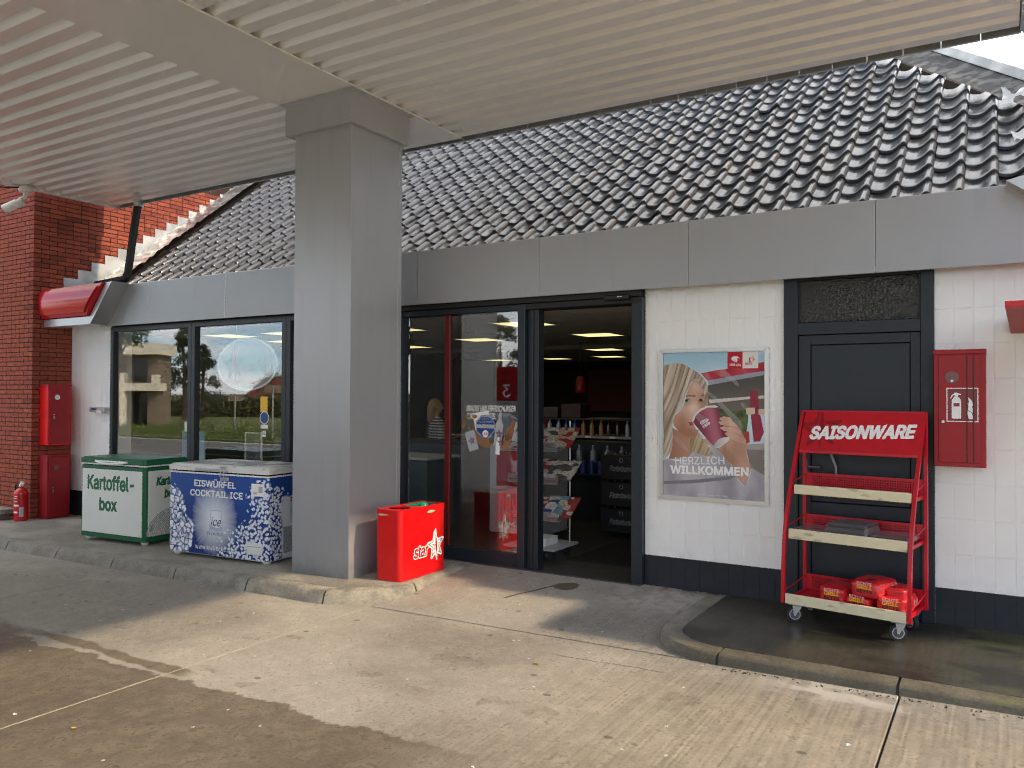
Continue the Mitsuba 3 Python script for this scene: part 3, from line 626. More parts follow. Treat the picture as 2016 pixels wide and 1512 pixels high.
put(k+'__age_sign', cat(text('KEINE', .019, (-4.25, yd-.009, 1.373)), text('AUSNAHMEN', .019, (-4.288, yd-.009, 1.342), width=.147)), 'm_printgrey2')
put(k+'__age_sign', text('18', .026, (-4.235, yd-.010, 1.224), bold=True), 'm_printred')
# hanging oval cafe sign behind the second window
k2 = thing('cafe_sign', 'pale oval sign reading café hanging behind the shop window', 'sign')
ov = affinity.scale(Point(0, 0).buffer(1, quad_segs=24), .525, .315); oi = affinity.scale(Point(0, 0).buffer(1, quad_segs=24), .497, .292)
OS = (-7.605, 6.485, 1.962)
flat(oi, OS, 'm_acryl', k2+'__disc', 0, d=.003); flat(ov.difference(oi), OS, 'm_acrylring', k2+'__rim', 0, d=.004)
rg, sp = star_logo(.36); flat(place(rg, -.23, .0), OS, 'm_cafeprint', k2+'__emblem', .005); flat(place(sp, -.215, .0), OS, 'm_cafered', k2+'__emblem', .006)
put(k2+'__lettering', text('café', .135, (OS[0]-.085, OS[1]-.006, OS[2]-.085), shear=.22, width=.42, depth=.001), 'm_cafeprint')
sw = LineString(arc(0, 0, 1, -80, -8, 20)); sw = affinity.scale(sw, .43, .235, origin=(0, 0)).buffer(.011); flat(sw, OS, 'm_cafered', k2+'__emblem', .005)
for xq in (-.2, .19): put(k2+'__wire', cyl((OS[0]+xq*1.0, OS[1]+.01, OS[2]+.28), (OS[0]+xq, OS[1]+.01, 2.5), .0025, 6), 'm_steel')
# stickers on the second pane
kw = S+'__window_001'
flat(sbox(-.06, -.09, .06, .09), (-7.28, 6.4605, 1.49), 'm_printyellow', kw+'__sticker', .001)
flat(Point(0, 0).buffer(.075), (-7.27, 6.4605, 1.335), 'm_printblue', kw+'__sticker', .001); flat(Point(0, 0).buffer(.075).difference(Point(0, 0).buffer(.066)), (-7.27, 6.4605, 1.335), 'm_printwhite', kw+'__sticker', .002)
flat(sbox(-.06, -.025, .06, .02), (-7.27, 6.4605, 1.235), 'm_printwhite', kw+'__sticker', .001); flat(sbox(-.035, -.04, .035, .03), (-7.28, 6.4605, 1.155), 'm_printwhite', kw+'__sticker', .001)
put(kw+'__sticker', text('24', .045, (-7.307, 6.459, 1.134), bold=True, width=.05), 'm_printnavy')
# service door
k = put(S+'__service_door', cat(box(-1.432, -1.329, 6.435, 6.52, .0, 2.53, .003), box(-.480, -.397, 6.435, 6.52, .0, 2.53, .003), box(-1.329, -.480, 6.437, 6.52, 2.08, 2.172, .003), box(-1.329, -.480, 6.437, 6.52, 2.497, 2.53, .003)), 'm_navydoor', label='dark blue panelled service door with a patterned glass light above')
put(k+'__leaf', cat(box(-1.326, -1.24, 6.462, 6.50, .012, 2.076, .002), box(-.547, -.483, 6.462, 6.50, .012, 2.076, .002), box(-1.24, -.547, 6.462, 6.50, 2.004, 2.076, .002), box(-1.24, -.547, 6.462, 6.50, .70, .80, .002), box(-1.24, -.547, 6.462, 6.50, .012, .10, .002)), 'm_navydoor')
put(k+'__panel', box(-1.236, -.551, 6.474, 6.495, .804, 2.0, .004), 'm_navydoor'); put(k+'__panel', box(-1.236, -.551, 6.474, 6.495, .104, .696, .004), 'm_navydoor')
put(k+'__jamb_gap', box(-1.33, -.479, 6.50, 6.54, .0, 2.09), 'm_black')
put(k+'__transom_light', box(-1.325, -.484, 6.47, 6.478, 2.176, 2.494), 'm_rippleglass'); put(k+'__transom_backing', box(-1.33, -.479, 6.56, 6.57, 2.1, 2.52), 'm_black')
for xa in (-1.327, -.492): put(k+'__seal', box(xa, xa+.01, 6.455, 6.472, 2.174, 2.495), 'm_black')
put(k+'__handle', cat(box(-1.29, -1.262, 6.445, 6.463, .93, 1.13, .004), tube([(-1.277, 6.45, 1.07), (-1.277, 6.405, 1.07), (-1.16, 6.405, 1.07)], .010, 8)), 'm_steel')
k = thing('hanging_cable', 'grey cable looping across the service door behind the red display rack', 'cable')
put(k+'__cable', tube([(-1.32, 6.44, 1.285), (-1.24, 6.43, 1.29), (-1.16, 6.42, 1.26), (-1.09, 6.42, 1.19), (-1.05, 6.42, 1.08), (-1.05, 6.43, .99)], .010, 8), 'm_printgrey', smooth=True)
k = thing('cable_coil', 'black coil of cable hung on the frame beside the sliding door', 'cable')
for q in range(4):
    put(k+'__loop', tube([(-5.30+.055*math.cos(a)+.01*q, 6.385-.012*q, 2.12+.14*math.sin(a)+.015*q) for a in np.linspace(0, 2*math.pi, 18)], .008, 6), 'm_black', smooth=True)
put(k+'__lead', tube([(-5.27, 6.39, 2.24), (-5.20, 6.39, 2.33), (-5.22, 6.39, 2.42), (-5.16, 6.40, 2.46)], .008, 6), 'm_black', smooth=True)
# illuminated corner sign, red with a silver swoosh
def bulged(poly, y_front, depth, bulge, zc, hz):
    m = ext(poly.segmentize(.06), depth); m = trimesh.Trimesh(*trimesh.remesh.subdivide_to_size(m.vertices, m.faces, .09)); v = m.vertices
    v[:, 2] += np.where(v[:, 2] > depth*.5, bulge*(1-((v[:, 1]-zc)/hz)**2), 0); m.vertices = v
    return basis(m, (0, y_front+depth, 0), FX, FZ)
k = thing('corner_sign', 'glossy red curved fascia sign with silver swoosh edge at the brick corner', 'sign')
arcp = [(-10.10+.0*t, 0) for t in (0,)]
curve = [(-9.66, 3.045), (-9.74, 2.96), (-9.86, 2.82), (-9.97, 2.69), (-10.07, 2.58), (-10.13, 2.515)]
inner_c = [(-9.79, 3.03), (-9.86, 2.955), (-9.96, 2.83), (-10.06, 2.71), (-10.14, 2.615)]
put(k+'__silver_edge', basis(ext(Polygon([(XB+.005, 2.515)]+curve[::-1]+[(-9.66, 3.045)]+inner_c+[(XB+.005, 2.615)]), .24), (0, 6.318, 0), FX, FZ), 'm_silver')
put(k+'__red_panel', bulged(Polygon([(XB+.01, 2.62)]+[(x-.012, z+.004) for x, z in inner_c[::-1]]+[(XB+.01, 3.02)]).buffer(-.004), 6.055, .26, .045, 2.83, .24), 'm_redgloss', smooth=35)
put(k+'__red_inset', bulged(Polygon([(XB+.03, 2.665), (-10.17, 2.665), (-9.98, 2.86), (-9.87, 2.985), (XB+.03, 2.985)]), 6.025, .05, .04, 2.83, .22), 'm_redgloss', smooth=35)
k = thing('corner_sign', 'silver swoosh end of the fascia at the right edge of the shop', 'sign')
put(k+'__silver_edge', basis(ext(Polygon([(.045, 3.035), (.16, 3.06), (1.2, 3.06), (1.2, 2.52), (.62, 2.52), (.50, 2.62), (.32, 2.80), (.17, 2.94)]), .13), (0, 6.316, 0), FX, FZ), 'm_silver')
# red awning over the wall on the right
k = thing('red_awning', 'flat red awning jutting out of the white wall at the right edge', 'awning')
put(k+'__front', box(.03, 1.6, 5.395, 5.44, 2.12, 2.158, .004), 'm_red')
put(k+'__panel', tm([(.032, 5.442, 2.122), (1.6, 5.442, 2.122), (1.6, 6.465, 2.042), (.07, 6.465, 2.042), (.032, 5.442, 2.156), (1.6, 5.442, 2.156), (1.6, 6.465, 2.156), (.07, 6.465, 2.156)],
    [[0, 2, 1], [0, 3, 2], [4, 5, 6], [4, 6, 7], [0, 1, 5], [0, 5, 4], [1, 2, 6], [1, 6, 5], [2, 3, 7], [2, 7, 6], [3, 0, 4], [3, 4, 7]]), 'm_redmatt')
def text_poly(s, h, bold=True):
    m = meshkit.text_mesh(s, h, .001, bold)
    return unary_union([Polygon(t[:, :2]) for t in m.triangles[m.face_normals[:, 2] > .9]]).buffer(0)
def heavy(s, h, o, X, Y, width, shear=0.0, grow=.003, depth=.0012):
    p = text_poly(s, h); p = affinity.scale(p, (width-2*grow)/(p.bounds[2]-p.bounds[0]), 1, origin=(0, 0)).buffer(grow, join_style=2)
    m = ext(p.simplify(h*.004), depth); m.vertices[:, 0] += shear*m.vertices[:, 1]; return basis(m, o, X, Y)
# ---------------------------------------------------------------- poster in a snap frame
PD = dict(
roof_red=[(0.386,0.858),(0.523,0.875),(0.658,0.887),(1.005,0.929),(1.005,0.868),(0.746,0.843),(0.455,0.806)],
roof_grey=[(0.455,0.806),(0.746,0.843),(1.005,0.87),(1.004,0.841),(0.724,0.808),(0.466,0.774)],
under=[(0.455,0.774),(0.724,0.808),(1.004,0.841),(1.003,0.598),(0.455,0.592)],
strip=[(0.466,0.675),(0.865,0.698),(1.004,0.706),(1.004,0.685),(0.865,0.682),(0.472,0.649)],
green=[(0.557,0.617),(0.679,0.594),(0.843,0.611),(0.842,0.382),(0.568,0.374)],
pump=[(0.867,0.734),(0.942,0.742),(0.948,0.643),(0.961,0.582),(0.997,0.461),(0.96,0.4),(0.901,0.395),(0.886,0.49),(0.867,0.612)],
box1=[(0.827,0.621),(0.913,0.624),(0.913,0.58),(0.83,0.577)],
box2=[(0.945,0.614),(1.003,0.616),(1.003,0.579),(0.945,0.576)],
person=[(0.81,0.461),(0.864,0.466),(0.87,0.39),(0.829,0.381)],
kerb=[(0.829,0.377),(1.002,0.386),(1.002,0.344),(0.829,0.343)],
ground=[(0.829,0.343),(1.002,0.344),(1.001,0.174),(0.874,0.219)],
sweater=[(-0.001,0.242),(0.045,0.26),(0.105,0.244),(0.276,0.279),(0.282,0.327),(0.506,0.357),(0.567,0.332),(0.656,0.268),(0.722,0.186),(0.755,0.126),(0.809,0.096),(0.865,0.154),(0.882,0.223),(1.004,0.171),(1.003,0.0),(-0.002,-0.0)],
sleeve_shade=[(-0.0,0.097),(0.317,0.119),(0.744,0.164),(0.678,0.134),(0.317,0.095),(-0.0,0.075)],
neck=[(0.092,0.475),(0.276,0.415),(0.282,0.288),(0.258,0.263),(0.057,0.255),(0.087,0.338)],
face=[(0.27,0.77),(0.322,0.813),(0.374,0.806),(0.407,0.766),(0.423,0.711),(0.43,0.655),(0.434,0.627),(0.374,0.598),(0.34,0.575),(0.303,0.539),(0.307,0.527),(0.322,0.491),(0.34,0.468),(0.363,0.468),(0.357,0.424),(0.317,0.408),(0.27,0.408),(0.211,0.421),(0.152,0.456),(0.11,0.492),(0.098,0.524),(0.122,0.564),(0.181,0.597),(0.223,0.654),(0.244,0.722)],
hair=[(-0.002,0.916),(0.091,0.931),(0.199,0.928),(0.281,0.899),(0.363,0.862),(0.426,0.814),(0.455,0.766),(0.463,0.711),(0.455,0.639),(0.441,0.63),(0.43,0.639),(0.43,0.679),(0.415,0.734),(0.386,0.786),(0.357,0.814),(0.322,0.814),(0.27,0.774),(0.24,0.726),(0.217,0.662),(0.187,0.605),(0.134,0.573),(0.108,0.54),(0.098,0.475),(0.104,0.419),(0.093,0.362),(0.081,0.314),(0.045,0.28),(0.006,0.251),(-0.001,0.246)],
hair2=[(0.276,0.407),(0.317,0.408),(0.369,0.448),(0.42,0.394),(0.477,0.341),(0.509,0.303),(0.455,0.284),(0.374,0.298),(0.311,0.316),(0.276,0.287)],
brow=[(0.22,0.696),(0.258,0.707),(0.337,0.704),(0.337,0.694),(0.264,0.697)],
brow2=[(0.386,0.699),(0.403,0.71),(0.434,0.712),(0.432,0.704)],
eye=[(0.223,0.668),(0.252,0.684),(0.281,0.683),(0.295,0.67),(0.258,0.66)],
eye2=[(0.377,0.671),(0.395,0.685),(0.42,0.685),(0.425,0.671),(0.403,0.663)],
lips=[(0.252,0.516),(0.296,0.52),(0.314,0.493),(0.276,0.494),(0.268,0.509)],
nose=[(0.307,0.575),(0.345,0.587),(0.354,0.571),(0.316,0.552)],
cup=[(0.314,0.511),(0.299,0.539),(0.322,0.575),(0.374,0.606),(0.455,0.63),(0.545,0.634),(0.579,0.57),(0.612,0.508),(0.673,0.416),(0.618,0.372),(0.523,0.351),(0.477,0.38),(0.42,0.426),(0.363,0.472)],
cupb=[(0.515,0.354),(0.528,0.377),(0.562,0.404),(0.612,0.42),(0.673,0.422),(0.668,0.402),(0.623,0.374),(0.562,0.352)],
rim=[(0.296,0.531),(0.316,0.571),(0.374,0.609),(0.455,0.633),(0.523,0.638),(0.554,0.631),(0.545,0.621),(0.46,0.621),(0.388,0.598),(0.334,0.563),(0.316,0.523)],
thumb=[(0.403,0.394),(0.437,0.41),(0.489,0.369),(0.523,0.35),(0.579,0.344),(0.612,0.298),(0.523,0.35),(0.443,0.367)],
f1=[(0.573,0.546),(0.613,0.563),(0.679,0.554),(0.703,0.529),(0.635,0.527),(0.581,0.536)],
f2=[(0.564,0.521),(0.618,0.538),(0.703,0.526),(0.75,0.496),(0.679,0.495),(0.581,0.504)],
f3=[(0.581,0.482),(0.612,0.496),(0.703,0.489),(0.78,0.465),(0.791,0.438),(0.723,0.451),(0.612,0.464)],
f4=[(0.627,0.446),(0.679,0.455),(0.769,0.43),(0.825,0.41),(0.829,0.377),(0.745,0.393),(0.651,0.425)],
palm=[(0.668,0.54),(0.723,0.521),(0.778,0.472),(0.829,0.404),(0.829,0.335),(0.842,0.29),(0.876,0.223),(0.854,0.153),(0.82,0.098),(0.776,0.119),(0.733,0.163),(0.695,0.231),(0.634,0.275),(0.57,0.347),(0.618,0.372),(0.673,0.416),(0.623,0.454),(0.668,0.486)],
sqr=[(0.649,1.002),(0.796,1.002),(0.795,0.888),(0.649,0.887)],
sqw=[(0.796,1.002),(0.943,1.001),(0.942,0.888),(0.795,0.888)],
eagle=[(0.685,0.957),(0.705,0.97),(0.735,0.971),(0.76,0.963),(0.768,0.953),(0.751,0.958),(0.735,0.96),(0.746,0.948),(0.743,0.932),(0.733,0.927),(0.73,0.943),(0.711,0.952),(0.693,0.949)],
eagle2=[(0.683,0.949),(0.704,0.952),(0.726,0.94),(0.73,0.929),(0.711,0.937)],
t1=[(0.129,0.219),(0.621,0.236)],
t2=[(0.075,0.156),(0.854,0.167)],
t0=[(0.672,0.906),(0.776,0.903)],
t3=[(0.82,0.912),(0.887,0.913)],
cf=[(0.389,0.5),(0.466,0.533)],
cf2=[(0.415,0.477),(0.483,0.51)],
star=[(0.855,0.958),(0.886,0.961),(0.862,0.945),(0.881,0.931),(0.857,0.93)],
star2=[(0.891,0.967),(0.9,0.966),(0.897,0.925),(0.892,0.934)],
star3=[(0.902,0.951),(0.916,0.955),(0.902,0.94)],
line=[(0.354,0.02),(0.658,0.022),(0.658,0.018),(0.354,0.016)]
)
def inside(u, v, pts):
    c = mi.Bool(False); n = len(pts)
    for i in range(n):
        (x1, y1), (x2, y2) = pts[i], pts[(i+1) % n]
        if y1 == y2: continue
        c = c ^ (((y1 > v) ^ (y2 > v)) & (u < (x2-x1)/(y2-y1)*(v-y1)+x1))
    return c
PX0, PX1, PZ0, PZ1 = -2.419, -1.584, .775, 1.963
def poster_col(p, n, uv):
    u, v = (p.x-PX0)/(PX1-PX0), (p.z-PZ0)/(PZ1-PZ0)
    nz_ = fbm(u*6, v*8, 1.0, 3)
    def lay(c, name, a, wob=0.0):
        uu = u+(wob*(noise(u*9, v*9, 4.)-.5) if wob else 0)
        return dr.select(inside(uu, v, PD[name]), mi.Color3f(a), c)
    soft = lambda a, b, t: mix(a, b, dr.clip(t, 0, 1))
    c = soft((.52, .66, .74), (.30, .52, .66), (v-.8)*5)
    c = mix(c, (.70, .76, .80), smoothstep(.5, .75, fbm(u*3, v*9, 2.))*.6)
    c = lay(c, 'under', soft((.16, .135, .115), (.085, .075, .068), (v-.6)*5))
    c = lay(c, 'roof_red', soft((.52, .045, .075), (.36, .02, .04), nz_*1.6-.3)); c = lay(c, 'roof_grey', (.30, .32, .37))
    c = lay(c, 'strip', (.62, .56, .50)); c = lay(c, 'green', soft((.035, .045, .025), (.13, .17, .05), fbm(u*22, v*26, 1.)*1.5-.3), .03)
    c = lay(c, 'kerb', (.40, .36, .33)); c = lay(c, 'ground', soft((.20, .16, .145), (.27, .22, .20), nz_))
    c = lay(c, 'pump', soft((.20, .02, .04), (.34, .03, .06), nz_*1.6-.3)); c = lay(c, 'box1', (.62, .50, .38)); c = lay(c, 'box2', (.58, .47, .36)); c = lay(c, 'person', (.38, .05, .05), .03)
    c = lay(c, 'neck', soft((.36, .17, .11), (.50, .28, .19), (u-.1)*4)); 
    sh = fbm(u*7+v*2, v*4-u*3, 8., 3)
    c = lay(c, 'sweater', soft((.30, .285, .32), (.50, .48, .52), sh*1.7-.35)); c = lay(c, 'sleeve_shade', (.20, .19, .22), .02)
    # face: warm light from the left cheek, darker to the jaw
    fl = dr.sqrt(dr.square((u-.255)/.16)+dr.square((v-.60)/.17))
    c = lay(c, 'face', mix(soft((.66, .42, .32), (.46, .235, .155), (fl-.25)*1.1), mi.Color3f(.38, .15, .08), .55*smoothstep(.53, .45, v)*smoothstep(.42, .2, u)))
    inface = inside(u, v, PD['face'])
    def dab(c, cx, cy, rx, ry, a, k_): return dr.select(inface, mix(c, a, k_*dr.exp(-dr.square((u-cx)/rx)-dr.square((v-cy)/ry))), c)
    c = dab(c, .31, .62, .05, .035, (.80, .58, .47), .8); c = dab(c, .33, .76, .06, .05, (.72, .50, .39), .6); c = dab(c, .20, .50, .07, .10, (.34, .15, .09), .75); c = dab(c, .30, .445, .10, .03, (.33, .14, .09), .7)
    c = dab(c, .24, .655, .05, .022, (.30, .16, .11), .55); c = dab(c, .385, .66, .035, .020, (.30, .16, .11), .55); c = dab(c, .345, .60, .016, .045, (.74, .50, .40), .6); c = dab(c, .42, .70, .02, .09, (.42, .22, .15), .7); c = dab(c, .22, .74, .03, .09, (.36, .19, .12), .6)
    c = lay(c, 'lips', (.24, .05, .055)); c = lay(c, 'brow', (.20, .12, .08), .01); c = lay(c, 'brow2', (.20, .12, .08), .01)
    c = lay(c, 'eye', (.40, .33, .29)); c = lay(c, 'eye2', (.40, .33, .29))
    for ex_, ey_ in ((.240, .667), (.386, .673)): c = dr.select(dr.square((u-ex_)/.017)+dr.square((v-ey_)/.0085) < 1, mi.Color3f(.045, .03, .025), c)
    c = dr.select(inface, mix(c, (.05, .03, .025), .8*dr.exp(-dr.square((v-.678+.6*(u-.24)*(u-.24))/.0035))*(dr.select((u > .205) & (u < .272), 1.0, 0.0)+dr.select((u > .36) & (u < .41), 1.0, 0.0))), c)
    st = noise((u-.6*v)*60+3*noise(u*4, v*4, 1.), v*3.+u*2., 5.); hairc = soft((.22, .16, .11), (.70, .61, .50), st*1.0+.6*fbm(u*5, v*4, 6.)-.35)
    c = lay(c, 'hair', hairc, .02); c = lay(c, 'hair2', hairc*mi.Color3f(1.0, .9, .72), .02)
    hand = soft((.40, .20, .13), (.68, .44, .34), sh*1.4-.2)
    c = lay(c, 'thumb', hand*.85); c = lay(c, 'palm', hand*mi.Color3f(.92, .86, .82))
    cl = smoothstep(.36, .52, u+.35*(v-.5))*(1-smoothstep(.52, .60, u+.35*(v-.5)))
    c = lay(c, 'cup', soft((.20, .03, .055), (.44, .13, .18), cl)); c = lay(c, 'rim', (.72, .66, .66)); c = lay(c, 'cupb', soft((.40, .34, .34), (.72, .66, .65), (u-.5)*7))
    for k_ in ('f4', 'f3', 'f2', 'f1'): c = lay(c, k_, hand*1.06)
    for k_ in ('f4', 'f3', 'f2', 'f1'):
        (x1, y1) = PD[k_][0]; c = dr.select(dr.square((u-x1-.012)/.016)+dr.square((v-y1)/.007) < 1, mi.Color3f(.62, .36, .33), c)
    c = lay(c, 'sqr', (.48, .012, .03)); c = lay(c, 'sqw', (.74, .71, .66))
    c = lay(c, 'eagle', (.8, .78, .76)); c = lay(c, 'eagle2', (.8, .78, .76))
    for k_ in ('star', 'star2', 'star3'): c = lay(c, k_, (.40, .02, .05))
    c = lay(c, 'line', (.6, .6, .6))
    # scuffs of the cover sheet
    sc = smoothstep(.70, .74, noise(u*14+v*20, v*4-u*3, 2.))*smoothstep(.5, .75, fbm(u*4, v*3, 11.))
    return mix(c, (.62, .62, .64), .22*sc)*.98
M('m_poster', proc(poster_col), rough=.45, spec=.3)
k = thing('framed_poster', 'framed poster of a blonde woman drinking coffee on the white wall', 'poster')
fw = .034
for poly in ([(0, 0), (1, 0)],):
    x0, x1, z0, z1 = -2.455, -1.548, .742, 2.000
    for pl in ([(x0, z0), (x1, z0), (x1-fw, z0+fw), (x0+fw, z0+fw)], [(x1, z0), (x1, z1), (x1-fw, z1-fw), (x1-fw, z0+fw)], [(x1, z1), (x0, z1), (x0+fw, z1-fw), (x1-fw, z1-fw)], [(x0, z1), (x0, z0), (x0+fw, z0+fw), (x0+fw, z1-fw)]):
        q = Polygon(pl).buffer(-.0008)
        put(k+'__frame_rail', cat(basis(ext(q, .020), (0, 6.462, 0), FX, FZ), basis(ext(q.buffer(-.006), .006), (0, 6.442, 0), FX, FZ)), 'm_alu')
put(k+'__print', basis(tm([(PX0, PZ0, 0), (PX1, PZ0, 0), (PX1, PZ1, 0), (PX0, PZ1, 0)], [[0, 1, 2], [0, 2, 3]]), (0, 6.448, 0), FX, FZ), 'm_poster')
def pq(a, b): return PX0+a*(PX1-PX0), PZ0+b*(PZ1-PZ0)
def ptext(s, name, h, bold=False, shear=0.0, mat='m_printwhite', grow=0.0):
    (a0, b0), (a1, b1) = PD[name]; xa, za = pq(a0, b0); xb, zb = pq(a1, b1); d = np.array([xb-xa, 0, zb-za]); L = np.linalg.norm(d); X = d/L; Y = np.cross((0, -1, 0), X)
    put(k+'__lettering', heavy(s, h, (xa, 6.4475, za), X, Y, L, shear, grow) if grow else text(s, h, (xa, 6.4475, za), X, Y, bold=bold, shear=shear, width=L), mat)
ptext('HERZLICH', 't1', .062); ptext('WILLKOMMEN', 't2', .063, True, grow=.0022); ptext('ORLEN', 't0', .018, True); ptext('star', 't3', .022, True, .15, 'm_printred'); ptext('stop', 'cf', .030, True); ptext('cafe', 'cf2', .028, True)

# ---------------------------------------------------------------- red wall boxes and extinguishers
k = thing('fire_extinguisher_cabinet', 'red fire extinguisher cabinet with a white pictogram right of the service door', 'cabinet')
x0, x1, z0, z1, yf = -.388, -.076, 1.128, 1.930, 6.275
put(k+'__body', box(x0, x1, yf+.012, 6.462, z0, z1, .004), 'm_redmatt'); put(k+'__lid', box(x0-.004, x1+.004, yf+.002, 6.464, z1-.03, z1+.003, .004), 'm_redmatt')
put(k+'__door', box(x0+.03, x1-.035, yf, yf+.011, z0+.03, z1-.036, .003), 'm_redmatt')
put(k+'__door_rib', cat(box(x1-.115, x1-.107, yf-.004, yf+.004, z0+.032, z1-.04, .001), box(x1-.077, x1-.069, yf-.004, yf+.004, z0+.032, z1-.04, .001)), 'm_printbrown')
put(k+'__window', cyl((x0+.112, yf+.002, 1.742), (x0+.112, yf-.003, 1.742), .042, 24), 'm_dullglass', smooth=40)
put(k+'__lock', cat(cyl((x0+.058, yf, 1.437), (x0+.058, yf-.010, 1.437), .010, 12), cyl((x0+.112, yf-.002, 1.717), (x0+.112, yf-.007, 1.717), .009, 12)), 'm_steel')
so = (x0+.078, yf-.0012, 1.437); sw_, sh_ = .190, .232
flat(sbox(0, 0, sw_, sh_), so, 'm_redsign', k+'__sign', 0)
flat(sbox(0, 0, sw_, sh_).difference(sbox(.006, .006, sw_-.006, sh_-.006)), so, 'm_printwhite', k+'__sign', .001)
ex = unary_union([rrect(.032, .088, .022, .150, .006), Polygon([(.032, .145), (.088, .145), (.078, .165), (.070, .172), (.070, .185), (.088, .183), (.088, .190), (.068, .197), (.052, .200), (.045, .192), (.030, .180), (.024, .160), (.028, .158), (.038, .178), (.050, .184), (.050, .172), (.042, .165)])])
ex = ex.difference(sbox(.042, .105, .079, .128)); flat(ex, so, 'm_printwhite', k+'__sign', .001)
flame = unary_union([Polygon([(.135, .02), (.160, .02), (.160, .045), (.150, .052), (.155, .062), (.130, .075), (.118, .085), (.125, .055)]), Polygon([(.128, .082), (.160, .062), (.160, .09), (.152, .10), (.156, .11), (.138, .125), (.125, .13), (.132, .105)]), Polygon([(.134, .125), (.158, .108), (.155, .135), (.148, .15), (.128, .17), (.134, .145)])])
flat(flame, so, 'm_printwhite', k+'__sign', .001)
def side_box(z0, z1, label, glass):
    k = thing('hose_cabinet', label, 'cabinet'); x0, x1, y0, y1 = XB+.004, XB+.225, 6.03, 6.345
    put(k+'__body', box(x0, x1-.008, y0, y1, z0, z1, .006), 'm_redbin' if glass else 'm_redmatt'); put(k+'__lid', box(x0, x1+.006, y0-.006, y1+.005, z1-.022, z1+.004, .004), 'm_redmatt')
    put(k+'__door', box(x1-.007, x1+.003, y0+.02, y1-.02, z0+.02, z1-.03, .003), 'm_redmatt')
    put(k+'__window', cyl((x1+.001, y0+.12, z1-.17), (x1+.006, y0+.12, z1-.17), .036, 20), 'm_white' if glass else 'm_dullglass', smooth=40)
    put(k+'__lock', cat(box(x1+.003, x1+.010, y0+.07, y0+.082, z0+.36, z0+.40), cyl((x1+.003, y0+.076, z0+.42), (x1+.012, y0+.076, z0+.42), .009, 10)), 'm_steel')
side_box(.90, 1.725, 'upper red hose cabinet hung on the brick wall by the corner', True); side_box(-.094, .765, 'lower red cabinet standing on the pavement against the brick wall', False)
k = thing('fire_extinguisher', 'red fire extinguisher standing on the pavement in front of the brick corner', 'extinguisher')
tx = T().translate([-11.20, 5.80, -.097])
put(k+'__cylinder', lathe([(0, .0), (.075, .0), (.086, .012), (.086, .36), (.078, .395), (.05, .425), (.026, .44), (.026, .46), (0, .46)], 28), 'm_redgloss', smooth=45, tw=tx)
put(k+'__valve', cat(box(-.022, .022, -.022, .022, .455, .49, .004), box(-.02, .07, -.012, .012, .488, .502, .003), box(-.02, .06, -.012, .012, .508, .52, .003)), 'm_offwhite', tw=tx)
put(k+'__hose', tube([(-.02, -.01, .475), (-.09, -.02, .48), (-.105, -.02, .43), (-.09, -.01, .36)], .013, 8), 'm_rubber', smooth=True, tw=tx)
for z, w in ((.33, .05), (.30, .05), (.26, .05), (.20, .06), (.11, .05)):
    a0 = -1.75; vs = []
    for q in range(7): a = a0+.13*q*w/.05; vs += [(.0868*math.cos(a), .0868*math.sin(a), z), (.0868*math.cos(a), .0868*math.sin(a), z+(.022 if z in (.2, .11) else .008))]
    put(k+'__print', tm(vs, [[2*q, 2*q+2, 2*q+3] for q in range(6)]+[[2*q, 2*q+3, 2*q+1] for q in range(6)]), 'm_printwhite', tw=tx)
vs = []
for q in range(6): a = -.75+.12*q; vs += [(.0868*math.cos(a), .0868*math.sin(a), .06), (.0868*math.cos(a), .0868*math.sin(a), .19)]
put(k+'__inspection_label', tm(vs, [[2*q, 2*q+2, 2*q+3] for q in range(5)]+[[2*q, 2*q+3, 2*q+1] for q in range(5)]), 'm_printgrey2', tw=tx)
k = thing('wall_device', 'small grey box with a blue label on the white wall beside the window', 'device')
put(k+'__body', box(-10.66, -10.31, 6.40, 6.468, 1.355, 1.425, .004), 'm_alu'); flat(sbox(0, 0, .12, .025), (-10.61, 6.399, 1.385), 'm_printblue', k+'__label', .001); put(k+'__display', box(-10.47, -10.36, 6.385, 6.40, 1.340, 1.385, .004), 'm_offwhite')
k = only('timber_plank', box(-12.6, -11.50, 5.45, 5.60, -.105, -.055, .006), 'm_plank', 'dark timber lying on the pavement against the brick wall, lower of two', 'plank')
k = only('timber_plank', box(-12.7, -11.47, 5.62, 5.80, -.105, -.02, .006), 'm_plank', 'grey weathered timber beside the red extinguisher, rear of two', 'plank')
only('stone_slab', box(-12.1, -11.40, 5.64, 5.86, -.018, .045, .008), 'm_walk', 'rough stone slab resting on timber beside the red extinguisher', 'slab')

# ---------------------------------------------------------------- the two chest freezers
def freezer(key, label, W_, D_, zb, zt, lid0, lid1, bodymat, lidmat, o, rz):
    k = thing(key, label, 'freezer'); tw = T().translate([o[0], o[1], 0]).rotate([0, 0, 1], rz)
    put(k+'__body', ext(rrect(0, W_, 0, D_, .03), zt-zb, zb), bodymat, smooth=40, tw=tw)
    put(k+'__gasket', ext(rrect(.012, W_-.012, .012, D_-.012, .03), lid0-zt+.002, zt-.001), 'm_rubber', tw=tw)
    l = ext(rrect(-.008, W_+.008, -.012, D_, .035), lid1-lid0, lid0); lb = l.bounds
    top = ext(rrect(.012, W_-.012, .008, D_-.02, .03), .012, lid1-.0005)
    put(k+'__lid', cat(l, top), lidmat, smooth=35, tw=tw)
    for fx in (.07, W_-.07):
        for fy in (.06, D_-.06): put(k+'__foot', lathe([(0, 0), (.022, 0), (.04, .022), (.04, .05), (0, .05)], 14), 'm_offwhite', smooth=40, tw=tw @ T().translate([fx, fy, zb-.045]))
    return k, tw
